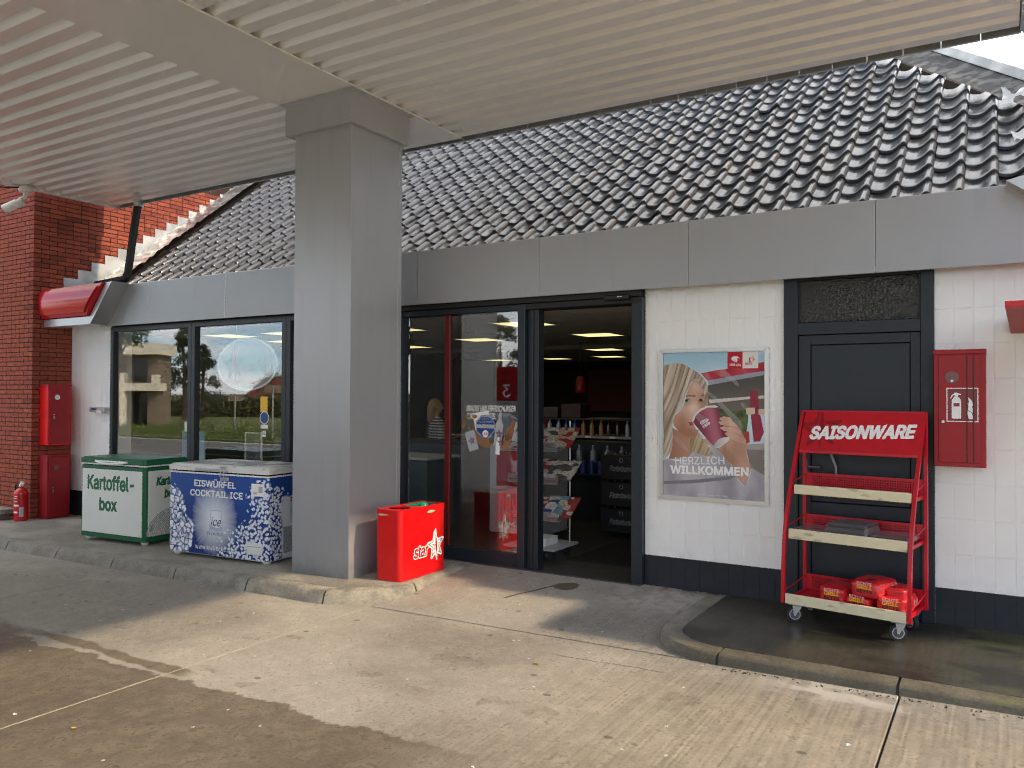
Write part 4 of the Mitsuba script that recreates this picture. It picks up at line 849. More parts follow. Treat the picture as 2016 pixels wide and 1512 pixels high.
k, tw = freezer('potato_freezer', 'white chest freezer with green edges used as a potato box', 1.088, .58, -.012, .795, .822, .875, 'm_green', 'm_green', (-9.014, 5.326), 3.7)
put(k+'__front_panel', box(.03, 1.043, -.004, .01, .040, .755, .003), 'm_boxwhite', tw=tw); put(k+'__side_panel', box(1.078, 1.092, .04, .56, .045, .76, .003), 'm_boxwhite', tw=tw)
put(k+'__trim', ext(rrect(-.003, 1.091, -.004, .58, .03), .014, .806), 'm_white', smooth=40, tw=tw)
hp_ = [(.30+.52*t, -.03-.035*math.sin(math.pi*t), .848-.022*math.sin(math.pi*t)) for t in np.linspace(0, 1, 14)]
put(k+'__handle', cat(tube(hp_, .013, 10), box(.30, .82, -.025, -.008, .836, .856, .006)), 'm_white', smooth=40, tw=tw)
put(k+'__lettering', heavy('Kartoffel-', .150, (.115, -.0045, .530), FX, FZ, .79, 0, .0035), 'm_greenprint', tw=tw); put(k+'__lettering', heavy('box', .130, (.325, -.0045, .300), FX, FZ, .30, 0, .0045), 'm_greenprint', tw=tw)
put(k+'__lettering', heavy('Kartoffel-', .085, (1.0925, .135, .60), SX, FZ, .40, .18, .004), 'm_greenprint', tw=tw); put(k+'__lettering', heavy('box', .085, (1.0925, .24, .46), SX, FZ, .16, .18, .004), 'm_greenprint', tw=tw)
for q in range(19): 
    r = .50-.024*q
    if r > .05: put(k+'__vent_slat', basis(ext(LineString([(.52-r*math.cos(a), .055+.62*r*math.sin(a)) for a in np.linspace(0.0, 1.57, 14)]).buffer(.0032), .004), (1.0925, 0, 0), SX, FZ), 'm_printgrey', tw=tw)
put(k+'__rating_plate', box(1.092, 1.0945, .065, .10, .10, .17), 'm_alu', tw=tw)
# ice freezer
def ice_front(p, n, uv):
    s, z = uv.x, uv.y
    blue = mix((.008, .028, .16), (.022, .085, .36), smoothstep(.15, .75, z)*.7+.25*fbm(s*2, z*2, 1.))
    dx, dz = s-.645, z-.36; r = dr.sqrt(dr.square(dx/1.05)+dr.square(dz/1.15)); ang = dr.atan2(dz, dx)
    ray = .55+.9*noise(ang*9, 1., 1.)*noise(ang*23+4, 2., 3.)
    glow = dr.clip(1.12-r/.26*(.72+.28/(.4+ray)), 0, 1)
    c = mix(blue, (.80, .84, .88), dr.power(glow, .75)*dr.select(r < .42, 1.0, 1.0))
    # big cubes, left
    d1, d2, w = voronoi(s*16.5, z*15.5); e = d2-d1
    lim = .30+.06*dr.sin(z*9)+.05*(noise(z*7, 1., 1.)-.5)-.22*smoothstep(.52, .74, z)*smoothstep(.06, .20, s)
    m_ = dr.select((s+.04*(w-.5) < lim) & (z < .72-.4*s+.1*(w-.5)) & (w > .06), 1.0, 0.0)*smoothstep(.10, .16, e)
    fac = noise(s*48, z*48, w*9)*.6+noise(s*22+w*30, z*22, 2.)*.4
    c = mix(c, mix((.10, .16, .34), (.86, .89, .93), smoothstep(.18, .62, fac)), m_)
    # crushed ice, right
    d1, d2, w = voronoi(s*31+.6*noise(s*20, z*20, 1.), z*31)
    lo_ = .75+.46*z+.04*dr.sin(z*17)
    dens = smoothstep(lo_, lo_+.22, s+.16*(fbm(s*5, z*5, 3.)-.5))*(1-smoothstep(.70, .80, z-.05*noise(s*18, 1., 1.)))
    dens = dr.maximum(dens, smoothstep(.34, .12, z)*smoothstep(.55, .95, s+.10*(fbm(s*9, z*9, 2.)-.5)))
    m_ = dr.select(w < dens*1.05-.08, 1.0, 0.0)*(1-smoothstep(.40, .50, d1))
    c = mix(c, mi.Color3f(.74, .79, .87)*(.72+.4*noise(s*70, z*70, w*5)), m_)
    return c
M('m_icefront', proc(ice_front), rough=.28, spec=.5)
def ice_side(p, n, uv):
    s, z = uv.x, uv.y
    blue = mix((.006, .026, .15), (.012, .06, .28), z)
    d1, d2, w = voronoi(s*31, z*31)
    dens = smoothstep(.34, .06, s+.08*(fbm(s*9, z*9, 3.)-.5))*(1-smoothstep(.66, .75, z))
    c = mix(blue, mi.Color3f(.74, .79, .87)*(.72+.4*noise(s*70, z*70, w*5)), dr.select(w < dens*1.1, 1.0, 0.0)*(1-smoothstep(.40, .50, d1)))
    pale = smoothstep(.16, .21, s+.05*(fbm(s*12, z*12, 4.)-.5))*(1-smoothstep(.60, .63, z+.02*noise(s*40, 1., 1.)))
    return mix(c, (.66, .69, .74), pale)
M('m_iceside', proc(ice_side), rough=.28, spec=.5)
WI, DI = 1.351, .69
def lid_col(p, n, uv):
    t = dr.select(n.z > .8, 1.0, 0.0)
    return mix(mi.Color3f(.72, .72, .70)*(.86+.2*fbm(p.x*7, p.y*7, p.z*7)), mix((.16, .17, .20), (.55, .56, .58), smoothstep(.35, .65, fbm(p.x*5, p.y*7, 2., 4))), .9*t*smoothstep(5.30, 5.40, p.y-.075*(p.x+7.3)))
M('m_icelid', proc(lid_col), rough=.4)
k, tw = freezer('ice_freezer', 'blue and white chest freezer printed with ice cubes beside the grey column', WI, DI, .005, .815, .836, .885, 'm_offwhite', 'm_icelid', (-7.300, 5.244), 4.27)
def sheet(v, uvs, mat, key):
    put(key, tm(v, [[0, 1, 2], [0, 2, 3]]), mat, uv=np.array(uvs), tw=tw)
sheet([(.03, -.0015, .008), (WI-.03, -.0015, .008), (WI-.03, -.0015, .806), (.03, -.0015, .806)], [(.03, .008), (WI-.03, .008), (WI-.03, .806), (.03, .806)], 'm_icefront', k+'__front_print')
sheet([(WI+.0015, .03, .008), (WI+.0015, DI-.02, .008), (WI+.0015, DI-.02, .806), (WI+.0015, .03, .806)], [(.03, .008), (DI-.02, .008), (DI-.02, .806), (.03, .806)], 'm_iceside', k+'__side_print')
def corner_wrap(cx, cy, a0, a1, mat, u0, key):
    v, uvs, f = [], [], []
    for q in range(6):
        a = math.radians(a0+(a1-a0)*q/5); x, y = cx+.0318*math.cos(a), cy+.0318*math.sin(a)
        v += [(x, y, .008), (x, y, .806)]; uvs += [(u0+.047*q/5, .008), (u0+.047*q/5, .806)]
    for q in range(5): f += [[2*q, 2*q+2, 2*q+3], [2*q, 2*q+3, 2*q+1]]
    put(key, tm(v, f), mat, uv=np.array(uvs), tw=tw, smooth=True)
corner_wrap(WI-.03, .03, -90, 0, 'm_icefront', WI-.03, k+'__corner_print'); corner_wrap(.03, .03, 180, 270, 'm_icefront', -.015, k+'__corner_print')
put(k+'__trim', ext(rrect(-.004, WI+.004, -.005, DI, .03), .014, .806), 'm_white', smooth=40, tw=tw)
put(k+'__lettering', heavy('EISWÜRFEL', .060, (.355, -.002, .682), FX, FZ, .57, 0, .0006), 'm_printwhite', tw=tw); put(k+'__lettering', heavy('COCKTAIL ICE', .060, (.300, -.002, .585), FX, FZ, .72, 0, .0006), 'm_printwhite', tw=tw)
put(k+'__lettering', text('frocks', .034, (.545, -.002, .205), bold=True, width=.22), 'm_printgrey', tw=tw); put(k+'__lettering', text('ice', .085, (.60, -.0024, .300), shear=.25, width=.13), 'm_printnavy', tw=tw)
put(k+'__lettering', text('www.icefrocks.com', .044, (.385, -.002, .058), width=.55), 'm_printwhite', tw=tw)
def lf(poly, mat, key, lift, tw=tw): 
    return put(key, basis(ext(poly, .0006), (0, -.0016-lift, 0), FX, FZ), mat, tw=tw)
gl = Polygon([(.595, .455), (.745, .455), (.765, .245), (.68, .228), (.575, .245)])
lf(gl.difference(gl.buffer(-.006)), 'm_glassprint', k+'__emblem', .0002); lf(Polygon([(.585, .262), (.68, .245), (.76, .262), (.755, .30), (.68, .28), (.59, .30)]), 'm_glassprint', k+'__emblem', .0001)
lf(sbox(1.135, .625, 1.305, .745), 'm_printwhite', k+'__price_label', .001); lf(unary_union([sbox(1.16+.012*q, .642, 1.166+.012*q, .665) for q in range(5)]), 'm_printgrey', k+'__price_label', .0018); lf(sbox(1.23, .66, 1.28, .72), 'm_printgrey2', k+'__price_label', .0018)
put(k+'__drain_flap', box(1.085, 1.285, -.012, -.001, .062, .178, .004), 'm_boxwhite', tw=tw); put(k+'__drain_flap', box(1.10, 1.27, -.014, -.0125, .14, .144), 'm_printgrey', tw=tw)
put(k+'__lid_handle', cat(box(.40, .83, -.03, -.010, .842, .866, .005), box(.42, .81, -.033, -.029, .848, .86, .002)), 'm_printgrey2', tw=tw)
put(k+'__latch', cat(box(.735, .825, -.028, -.012, .845, .893, .003), tube([(.752, -.03, .88), (.752, -.034, .79), (.80, -.034, .79), (.80, -.03, .88)], .0035, 6), box(.735, .845, -.02, -.003, .752, .79, .003)), 'm_steel', tw=tw)
rs = random.Random(4)
for q in range(6): put(k+'__rust_patch', move(affinity_ell(rs), rs.choice((.04, .62, .78, 1.28, 1.20, .9)), .012, .8855), 'm_rust', tw=tw)
put(k+'__vent_grille', box(WI+.002, WI+.008, .20, .64, .06, .315, .02), 'm_grille', tw=tw)
flat_s = lambda poly, mat, key, lift: put(key, basis(ext(poly, .0006), (WI+.002+lift, 0, 0), SX, FZ), mat, tw=tw)
flat_s(sbox(.30, .345, .56, .575), 'm_printgrey2', k+'__side_label', .0003); flat_s(sbox(.30, .555, .56, .595), 'm_printred', k+'__side_label', .001)
put(k+'__lettering', text('COCKTAIL', .028, (WI+.0035, .31, .51), SX, FZ, width=.22), 'm_printgrey', tw=tw); put(k+'__lettering', text('JETZT NEU', .018, (WI+.0045, .31, .566), SX, FZ, bold=True, width=.14, shear=.2), 'm_printwhite', tw=tw)
flat_s(Point(.345, .46).buffer(.028).difference(Point(.345, .46).buffer(.021)), 'm_printnavy', k+'__side_label', .001)
put(k+'__lettering', text('CRUSHED', .05, (WI+.0025, .40, .70), SX, FZ, width=.3), 'm_printwhite', tw=tw)

# ---------------------------------------------------------------- litter bin
k = thing('waste_bin', 'bright red rectangular waste bin with a white star emblem beside the column', 'bin')
bx0, bx1, by0, by1, bh = -4.655, -4.372, 5.383, 6.037, .612
outer = rrect(bx0, bx1, by0, by1, .045, 8)
put(k+'__body', ext(outer.difference(rrect(bx0+.008, bx1-.008, by0+.008, by1-.008, .038, 8)), bh-.055, .004), 'm_redbin', smooth=40)
o2 = rrect(bx0-.003, bx1+.003, by0-.003, by1+.003, .046, 8)
hole1 = affinity.scale(Point((bx0+bx1)/2, by0+.155).buffer(.098, quad_segs=12), 1, 1); hole2 = rrect(bx0+.03, bx1-.03, by0+.30, by1-.03, .02)
put(k+'__lid', cat(ext(o2.difference(hole1).difference(hole2), .008, bh-.008), ext(o2.difference(rrect(bx0+.006, bx1-.006, by0+.006, by1-.006, .038, 8)), .055, bh-.0635)), 'm_redbin', smooth=40)
put(k+'__inside', ext(rrect(bx0+.01, bx1-.01, by0+.01, by1-.01, .036), .02, bh-.16), 'm_black')
def bag_edge(seed):
    r = np.random.default_rng(seed); v = []; n = 22
    for q in range(n):
        a = 2*math.pi*q/n; w, d = .108, .142; x = (bx0+bx1)/2+w*max(-1, min(1, 1.3*math.cos(a))); y = by0+.465+d*max(-1, min(1, 1.3*math.sin(a)))
        v += [(x, y, bh-.006+r.uniform(-.004, .01)), (x*.97+(bx0+bx1)/2*.03, y, bh-.07+r.uniform(-.02, .02))]
    f = []
    for q in range(n): a, b = 2*q, 2*((q+1) % n); f += [[a, b, b+1], [a, b+1, a+1]]
    return tm(v, f)
put(k+'__bag', bag_edge(2), 'm_binbag', smooth=True)
put(k+'__bag', move(trimesh.creation.icosphere(2, .05), -4.53, 5.90, bh-.035), 'm_binbag', smooth=True)
leaf = unary_union([Polygon([(-.06, 0), (-.02, .013), (.0, .014), (.07, .004), (.02, -.010), (-.03, -.012)])])
put(k+'__scuff', basis(ext(leaf, .0008), (bx1+.0035, by0+.42, bh-.052), SX, FZ), 'm_scuff'); put(k+'__scuff', basis(ext(affinity.scale(leaf, 1, .6), .0008), (bx0+.085, by0-.0035, bh-.045), FX, FZ), 'm_scuff')
lo = (bx1+.0008, 5.565, .178); rg, sp = star_logo(.235)
tp = affinity.skew(text_poly('star', .098), 8, 0)
tp = affinity.scale(tp, .205/(tp.bounds[2]-tp.bounds[0]), 1, origin=(0, 0))
flat(tp.buffer(.010), lo, 'm_printwhite', k+'__emblem', 0, SX, FZ); flat(tp.buffer(.001), lo, 'm_printred', k+'__emblem', .001, SX, FZ)
sr = place(rg, .315, .07); ss_ = place(sp, .315, .07)
flat(sr.buffer(.008), lo, 'm_printwhite', k+'__emblem', 0, SX, FZ); flat(sr.buffer(-.008), lo, 'm_printgreen2', k+'__emblem', .001, SX, FZ)
flat(ss_.buffer(.008), lo, 'm_printwhite', k+'__emblem', .0015, SX, FZ); flat(ss_.buffer(-.004), lo, 'm_printred', k+'__emblem', .0025, SX, FZ)
# ---------------------------------------------------------------- display rack with its goods
k = thing('display_rack', 'red wheeled display rack headed SAISONWARE with cream shelf edges by the service door', 'rack')
tw = T().translate([-1.325, 5.93, 0]).rotate([0, 0, 1], -9.0); RW, RD = .835, .425
def bar(pts, w=.024, d=.024, s=0.0):
    """square tube in the plane s = const, along (v, z) points"""
    P = np.asarray(pts, float); t = np.gradient(P, axis=0); t /= np.linalg.norm(t, axis=1, keepdims=True); n = np.c_[-t[:, 1], t[:, 0]]
    v = []
    for p, m in zip(P, n):
        a, b = p+m*d/2, p-m*d/2; v += [(s-w/2, a[0], a[1]), (s+w/2, a[0], a[1]), (s+w/2, b[0], b[1]), (s-w/2, b[0], b[1])]
    f = []
    for i in range(len(P)-1):
        for j in range(4):
            a, b = i*4+j, i*4+(j+1) % 4; f += [[a, b, b+4], [a, b+4, a+4]]
    e = (len(P)-1)*4; f += [[0, 2, 1], [0, 3, 2], [e, e+1, e+2], [e, e+2, e+3]]
    m = tm(v, f); m.fix_normals(); return m
fp = [(.0, .135), (.002, .30), (.008, .43), (.022, .56), (.045, .68), (.08, .79), (.12, .89), (.165, 1.0), (.225, 1.13), (.29, 1.27), (.35, 1.39), (.398, 1.49)]
zs_ = np.array([p[1] for p in fp]); vs_ = np.array([p[0] for p in fp]); vf = lambda z: float(np.interp(z, zs_, vs_))
for s in (0, RW): put(k+'__front_upright', bar(fp, s=s), 'm_redrack', tw=tw, smooth=30)
for s in (0, RW): put(k+'__rear_upright', box(s-.012, s+.012, RD-.014, RD+.012, .14, 1.5, .002), 'm_redrack', tw=tw)
hn0, hn1 = (vf(1.20)-.006, 1.205), (vf(1.495)-.006, 1.497)
hX, hY = np.array([1., 0, 0]), np.array([0, hn1[0]-hn0[0], hn1[1]-hn0[1]]); hL = np.linalg.norm(hY); hY /= hL
def onhead(poly, d, lift, mat, key): 
    N = np.cross(hX, hY); return put(key, basis(ext(poly, d), np.array([0, hn0[0], hn0[1]])+N*lift, hX, hY), mat, tw=tw)
onhead(sbox(.022, 0, RW-.005, hL), .012, -.006, 'm_redrack', k+'__header_panel')
put(k+'__header_rim', cat(box(.022, RW-.01, vf(1.2)-.016, vf(1.2)+.005, 1.193, 1.215, .002), box(.0, RW, .385, RD+.01, 1.492, 1.504, .002)), 'm_redrack', tw=tw)
big, spk = star_logo(.30); onhead(affinity.translate(unary_union([big, spk]), .15, .18).intersection(sbox(.026, .004, RW-.01, hL-.004)), .0006, .0062, 'm_redwater', k+'__header_panel__emblem')
hN = np.cross(hX, hY); tb = math.radians(2.6)
tX = hX*math.cos(tb)+hY*math.sin(tb); tY = np.cross(hN, tX)
put(k+'__lettering', heavy('SAISONWARE', .093, np.array([0, hn0[0], hn0[1]])+hX*.078+hY*.098+hN*.0075, tX, tY, .71, .20, .0042), 'm_printwhite', tw=tw)
for z, zl0, zl1, lipv, name in ((.158, .133, .205, .0, 'lower'), (.606, .590, .662, vf(.62), 'middle'), (.915, .900, .968, vf(.93), 'upper')):
    put(k+'__shelf', cat(box(.012, RW-.012, lipv+.008, RD-.01, z-.014, z, .002), box(.012, .03, lipv+.008, RD-.01, z, z+.012), box(RW-.03, RW-.012, lipv+.008, RD-.01, z, z+.012)), 'm_redrack', tw=tw)
    put(k+'__shelf_edge', box(.016 if name == 'lower' else .03, RW-.02, lipv-.010, lipv+.004, zl0, zl1, .003), 'm_cream', tw=tw)
    z0, z1 = (z+.002, z+.12); hole = [sbox(.06+.0165*i, z0+.022+.0165*j, .069+.0165*i, z0+.031+.0165*j) for i in range(44) for j in range(5)]
    put(k+'__back_panel', basis(ext(sbox(.016, z0, RW-.016, z1).difference(unary_union(hole)), .002), (0, RD-.012, 0), FX, FZ), 'm_redrack', tw=tw)
    for s in (0, RW):
        put(k+'__side_rod', tube([(s, lipv+.0, zl1+.012), (s, .2+lipv*.5, zl1+.022), (s, RD, zl1+.055)], .005, 6), 'm_redrack', tw=tw)
for s in (.075, RW-.075):
    for v in (.055, RD-.05):
        c = k+'__caster'; key = put(c, cat(box(s-.045, s+.045, v-.035, v+.035, .119, .131, .002), cyl((s, v, .10), (s, v, .12), .024, 14)), 'm_steel', tw=tw)
        a = .5 if v < .2 else -.6; R2 = T().translate([s, v, 0]).rotate([0, 0, 1], math.degrees(a))
        fork = Polygon([(-.030, .118), (.034, .118), (.026, .098), (.0, .062), (-.004, .048), (-.020, .048), (-.022, .07)])
        for yy in (-.021, .0235): put(key+'__fork', basis(ext(fork, .0025), (0, yy, 0), FX, FZ), 'm_steel', tw=tw @ R2)
        put(key+'__tyre', cyl((-.012, -.016, .056), (-.012, .016, .056), .0555, 24), 'm_rubber', smooth=40, tw=tw @ R2)
        put(key+'__rim', cyl((-.012, -.0172, .056), (-.012, .0172, .056), .038, 22), 'm_printgrey2', smooth=40, tw=tw @ R2)
        put(key+'__hub', cat(cyl((-.012, -.0182, .056), (-.012, .0182, .056), .033, 22)), 'm_darksteel', smooth=40, tw=tw @ R2); put(key+'__axle', cyl((-.012, -.026, .056), (-.012, .028, .056), .009, 12), 'm_alu', smooth=40, tw=tw @ R2)
        if v < .2: put(key+'__brake', box(-.06, -.03, -.014, .014, .085, .094, .003), 'm_darksteel', tw=tw @ R2)
# black trays in cling film on the middle shelf
def tray(s0, s1, v0, v1, z, h, label, layers, seed, rz=0):
    kk = thing('grill_tray', label, 'tray', 'black trays in film on the middle shelf')
    for q in range(layers):
        b = z+q*h
        m = ext(rrect(s0, s1, v0, v1, .025), h-.004, b); vv = m.vertices; cx, cy = (s0+s1)/2, (v0+v1)/2
        low = vv[:, 2] < b+.004; vv[low, 0] = cx+(vv[low, 0]-cx)*.93; vv[low, 1] = cy+(vv[low, 1]-cy)*.93; m.vertices = vv
        put(kk+'__tray', m, 'm_foil', smooth=40, tw=tw)
        put(kk+'__tray_rim', ext(rrect(s0-.006, s1+.006, v0-.006, v1+.006, .028).difference(rrect(s0+.004, s1-.004, v0+.004, v1-.004, .022)), .003, b+h-.0045), 'm_darksteel', tw=tw)
    r = np.random.default_rng(seed); nx, ny = 22, 16; v = []
    zt = z+layers*h
    for j in range(ny):
        for i in range(nx):
            a, b = i/(nx-1), j/(ny-1); e = min(a, 1-a, b, 1-b); x, y = s0-.01+(s1-s0+.02)*a, v0-.01+(v1-v0+.02)*b
            drop = max(0, .07-e)/.07
            v.append((x, y, zt+.004+.011*meshkit.fbm(np.array([x*32, y*32, seed]), 3)-drop**2*(h*layers*.85)))
    f = []
    for j in range(ny-1):
        for i in range(nx-1): q = j*nx+i; f += [[q, q+1, q+nx+1], [q, q+nx+1, q+nx]]
    put(kk+'__film', tm(v, f), 'm_clearfilm', tw=tw, smooth=True)
tray(.045, .275, .085, .36, .620, .034, 'flat black film wrapped tray at the left end of the middle shelf', 1, 1)
tray(.275, .545, .08, .38, .620, .047, 'stack of black film wrapped trays in the middle of the middle shelf', 2, 2)
tray(.565, .80, .09, .38, .620, .040, 'flat black film wrapped tray at the right end of the middle shelf', 1, 3)
# charcoal bags
def bag(s, v, z, w, d, h, rz, label, seed, letters=(1, 1, 1)):
    kk = thing('charcoal_bag', label, 'bag', 'red charcoal bags on the bottom shelf')
    m = trimesh.creation.icosphere(4, 1.0); q = m.vertices
    e = .30; q = np.sign(q)*np.abs(q)**e; q /= np.max(np.abs(q), axis=0)
    front = np.clip(-q[:, 1], 0, 1)
    q2 = q*np.array([w/2, d/2, h/2]); q2[:, 0] *= 1-.16*np.clip(q[:, 1], -1, 1)**2; q2[:, 2] *= 1-.28*np.clip(q[:, 1], 0, 1)**2-.10*np.abs(q[:, 0])**3
    nn = meshkit.fbm(q2*np.array([26, 26, 26])+seed*3.3, 3)-.5; cr = np.abs(meshkit.noise(q2*17+seed)-.5)
    nrm = m.vertex_normals; amp = np.where((front > .85) & (np.abs(q[:, 0]) < .7), .25, 1.0)[:, None]
    q2 = q2+nrm*(.020*nn-.016*(.25-cr))[:, None]*amp; m = trimesh.Trimesh(q2, m.faces, process=False)
    tb_ = tw @ T().translate([s, v, z+h/2]).rotate([0, 0, 1], rz)
    put(kk+'__sack', m, 'm_bagred', smooth=True, tw=tb_)
    yf = float(np.quantile(q2[:, 1], .002))-.0025
    for on, t, zz, hh_, mt in ((letters[0], 'ECHTE', .034, .020, 'm_printpink'), (letters[1], 'GRILL', .008, .024, 'm_printyellow'), (letters[2], 'KETTS', -.019, .023, 'm_printbrown')):
        if on: put(kk+'__lettering', text(t, hh_, (-.05, yf, zz), bold=True, width=.10, depth=.002), mt, tw=tb_)
    top = affinity.scale(Point(0, 0).buffer(1, quad_segs=8), w*.26, d*.085)
    put(kk+'__top_print', move(ext(top, .003), 0, -d*.20, h/2-.006), 'm_printbrown', tw=tb_)
    for q_ in (.1, .3): put(kk+'__side_stripe', tube([(w/2*.985, d*q_-.02, zz) for zz in np.linspace(-h*.22, h*.22, 5)], .005, 6), 'm_printpink', tw=tb_)
bag(.315, .21, .159, .205, .34, .125, 4, 'red charcoal bag at the left end of the bottom shelf', 1)
bag(.495, .22, .159, .195, .33, .085, -2, 'red charcoal bag lying under another bag in the middle', 2)
bag(.70, .22, .159, .215, .36, .115, 2, 'red charcoal bag at the right end of the bottom shelf', 3)
bag(.555, .215, .243, .235, .36, .115, -3, 'red charcoal bag lying on top of the others', 4)
bag(.70, .24, .262, .16, .28, .06, 8, 'red charcoal bag half hidden at the back right of the pile', 5, (0, 0, 0))
# a few leaves and scraps on the ground
def scrap(x, y, z, r, mat, seed, name, label, c, group):
    rr = np.random.default_rng(seed); a = np.linspace(0, 2*math.pi, 9)[:-1]
    v = [(0, 0, .006)]+[(r*(.6+.6*rr.random())*math.cos(t), r*(.4+.5*rr.random())*math.sin(t), .003+.012*rr.random()) for t in a]
    only(name, tm(v, [[0, q, q % 8+1] for q in range(1, 9)]), mat, label, c, group=group, tw=T().translate([x, y, z]))
scrap(-2.49, 4.41, zf(-2.49), .022, 'm_leaf', 1, 'fallen_leaf', 'yellow leaf lying on the concrete in front of the door', 'leaf', 'fallen leaves')
scrap(-4.02, 2.36, zf(-4.02), .022, 'm_leaf', 2, 'fallen_leaf', 'yellow leaf on the wet concrete at the bottom left', 'leaf', 'fallen leaves')
scrap(-2.38, 6.40, .0, .035, 'm_leafbrown', 3, 'fallen_leaf', 'brown leaf at the foot of the wall beside the door', 'leaf', 'fallen leaves')
for i, (x, y) in enumerate(((-4.47, 2.30), (-3.22, 2.85), (-2.03, 3.02), (-.62, 4.12))): scrap(x, y, zf(x), .012, 'm_printwhite', 10+i, 'litter_scrap', 'small white scrap of litter on the concrete', 'litter', 'litter scraps')
rs = random.Random(12); deb = []
for q in range(260):
    t = rs.random(); x = -1.5+t*2.0 if q % 2 else -2.3+t*.7; y = 4.93-abs(rs.gauss(0, .035)) if q % 2 else 6.455-abs(rs.gauss(0, .03))
    z = zf(x) if q % 2 else .0; s = rs.uniform(.0015, .006)
    deb.append(move(box(-s, s, -s*.7, s*.7, 0, s, s*.3), x, y, z, rs.uniform(0, 3)))
only('grit', cat(deb), 'm_joint', 'fine dark grit along the foot of the kerb and wall', 'grit', kind='stuff')
# ---------------------------------------------------------------- inside the shop
IZ = 2.50
thing('shop_floor', None, None, kind='structure')
put('shop_floor__surface', box(XB, 6, 6.76, 20, -.1, .0), 'm_floor')
put('shop_floor__entrance_mat', cat([box(-3.6, -2.2, 7.0+.05*q, 7.034+.05*q, .001, .012) for q in range(26)]), 'm_rubber')
thing('shop_ceiling', None, None, kind='structure')
LP = [(-10.03, 8.25), (-8.9, 8.35), (-7.0, 8.5), (-5.05, 8.6), (-2.2, 8.6), (-7.1, 10.7), (-5.0, 10.65), (-2.2, 10.65), (-9.3, 11.7), (-10.2, 9.6), (-10.77, 17.05), (-9.08, 16.96), (-6.46, 14.06), (-7.52, 16.62)]
def cell(x, y): return any(abs(x-a) < .31 and abs(y-b) < .31 for a, b in LP)
put('shop_ceiling__backing', box(XB, 6, 6.74, 20, IZ+.03, IZ+.06), 'm_ceiling')
n = 0
for i in range(17):
    for j in range(20):
        x, y = -11.2+.6*i, 6.78+.6*j
        if n < 300 and x < -1.2: put('shop_ceiling__ceiling_tile', box(x+.006, x+.594, y+.006, y+.594, IZ+.004, IZ+.02), 'm_ceiling'); n += 1
for x, y in LP:
    k = thing('ceiling_light', 'square glowing panel light in the shop ceiling', 'light', 'square ceiling panel lights')
    put(k+'__frame', cat(box(x-.32, x+.32, y-.32, y-.29, IZ-.006, IZ+.003), box(x-.32, x+.32, y+.29, y+.32, IZ-.006, IZ+.003), box(x-.32, x-.29, y-.29, y+.29, IZ-.006, IZ+.003), box(x+.29, x+.32, y-.29, y+.29, IZ-.006, IZ+.003)), 'm_white')
    m = tm([(x-.29, y-.29, IZ-.004), (x-.29, y+.29, IZ-.004), (x+.29, y+.29, IZ-.004), (x+.29, y-.29, IZ-.004)], [[0, 1, 2], [0, 2, 3]])
    put(k+'__diffuser', m, 'm_white', emitter={'type': 'area', 'radiance': {'type': 'rgb', 'value': [.135, .118, .052]}})
put('shop_ceiling__bulkhead', box(XB, 6, 12.6, 12.75, 2.43, IZ), 'm_ceiling')
thing('shop_partition', 'dark rear wall of the shop with a brown sales backdrop', 'wall')
put('shop_partition__wall', box(XB, 6, 19.7, 19.8, 0, 2.5), 'm_darkwall'); put('shop_partition__backdrop', box(-9.5, -5.5, 19.6, 19.69, 1.2, 2.3), 'm_backdrop'); put('shop_partition__side_wall', box(1.5, 1.6, 6.8, 19.7, 0, 2.5), 'm_darkwall')
# newspaper rack on castors
k = thing('newspaper_rack', 'wire newspaper rack on castors standing just inside the open door', 'rack')
rx, ry = -3.92, 7.02
for xx in (rx-.22, rx+.2):
    put(k+'__pole', cyl((xx, ry+.25, .12), (xx, ry+.25, 1.35), .010, 8), 'm_steel')
put(k+'__base', box(rx-.32, rx+.26, ry-.2, ry+.33, .10, .125, .006), 'm_printgrey2')
for sx in (-.25, .16):
    for sy in (-.12, .26): put(k+'__castor', cat(cyl((rx+sx-.02, ry+sy, .045), (rx+sx+.02, ry+sy, .045), .045, 14), box(rx+sx-.03, rx+sx+.03, ry+sy-.02, ry+sy+.02, .07, .10)), 'm_darksteel')
for z in (.38, .74, 1.06):
    w = .0045; pts = [(rx-.3, ry-.14, z+.04), (rx-.3, ry-.1, z), (rx-.3, ry+.24, z+.17)]
    for xx in (-.3, -.1, .1, .27): put(k+'__wire', tube([(rx+xx, a[1], a[2]) for a in pts], w, 6), 'm_steel')
    for a in pts: put(k+'__wire', tube([(rx-.3, a[1], a[2]), (rx+.27, a[1], a[2])], w, 6), 'm_steel')
    put(k+'__tray_front', box(rx-.3, rx+.27, ry-.143, ry-.139, z+.0, z+.09), 'm_clearfilm')
PC = ('m_paper_0', 'm_paper_1', 'm_paper_2', 'm_paper_3', 'm_paper_4')
rp = random.Random(9)
for z in (.38, .74, 1.06):
    for q in range(5):
        x = rx-.29+.105*q+rp.uniform(0, .02); m = box(0, .21, 0, .012+.004*rp.random(), 0, .29, .001)
        only('newspaper', m, rp.choice(PC), f'folded newspaper on the {"lower" if z < .5 else "middle" if z < 1 else "upper"} tier of the wire rack', 'newspaper', f'newspapers on the {"lower" if z < .5 else "middle" if z < 1 else "upper"} tier',
             tw=T().translate([x, ry-.10+.012*q, z+.025+.005*q]).rotate([1, 0, 0], -52+rp.uniform(-3, 3)).rotate([0, 1, 0], rp.uniform(-4, 4)))
only('newspaper_stack', cat([box(rx-.2+rp.uniform(-.006, .006), rx+.12, ry-.12+rp.uniform(-.006, .006), ry+.14, .127+.011*q, .137+.011*q) for q in range(7)]), 'm_printwhite', 'stack of white newspapers on the base of the wire rack', 'newspapers')
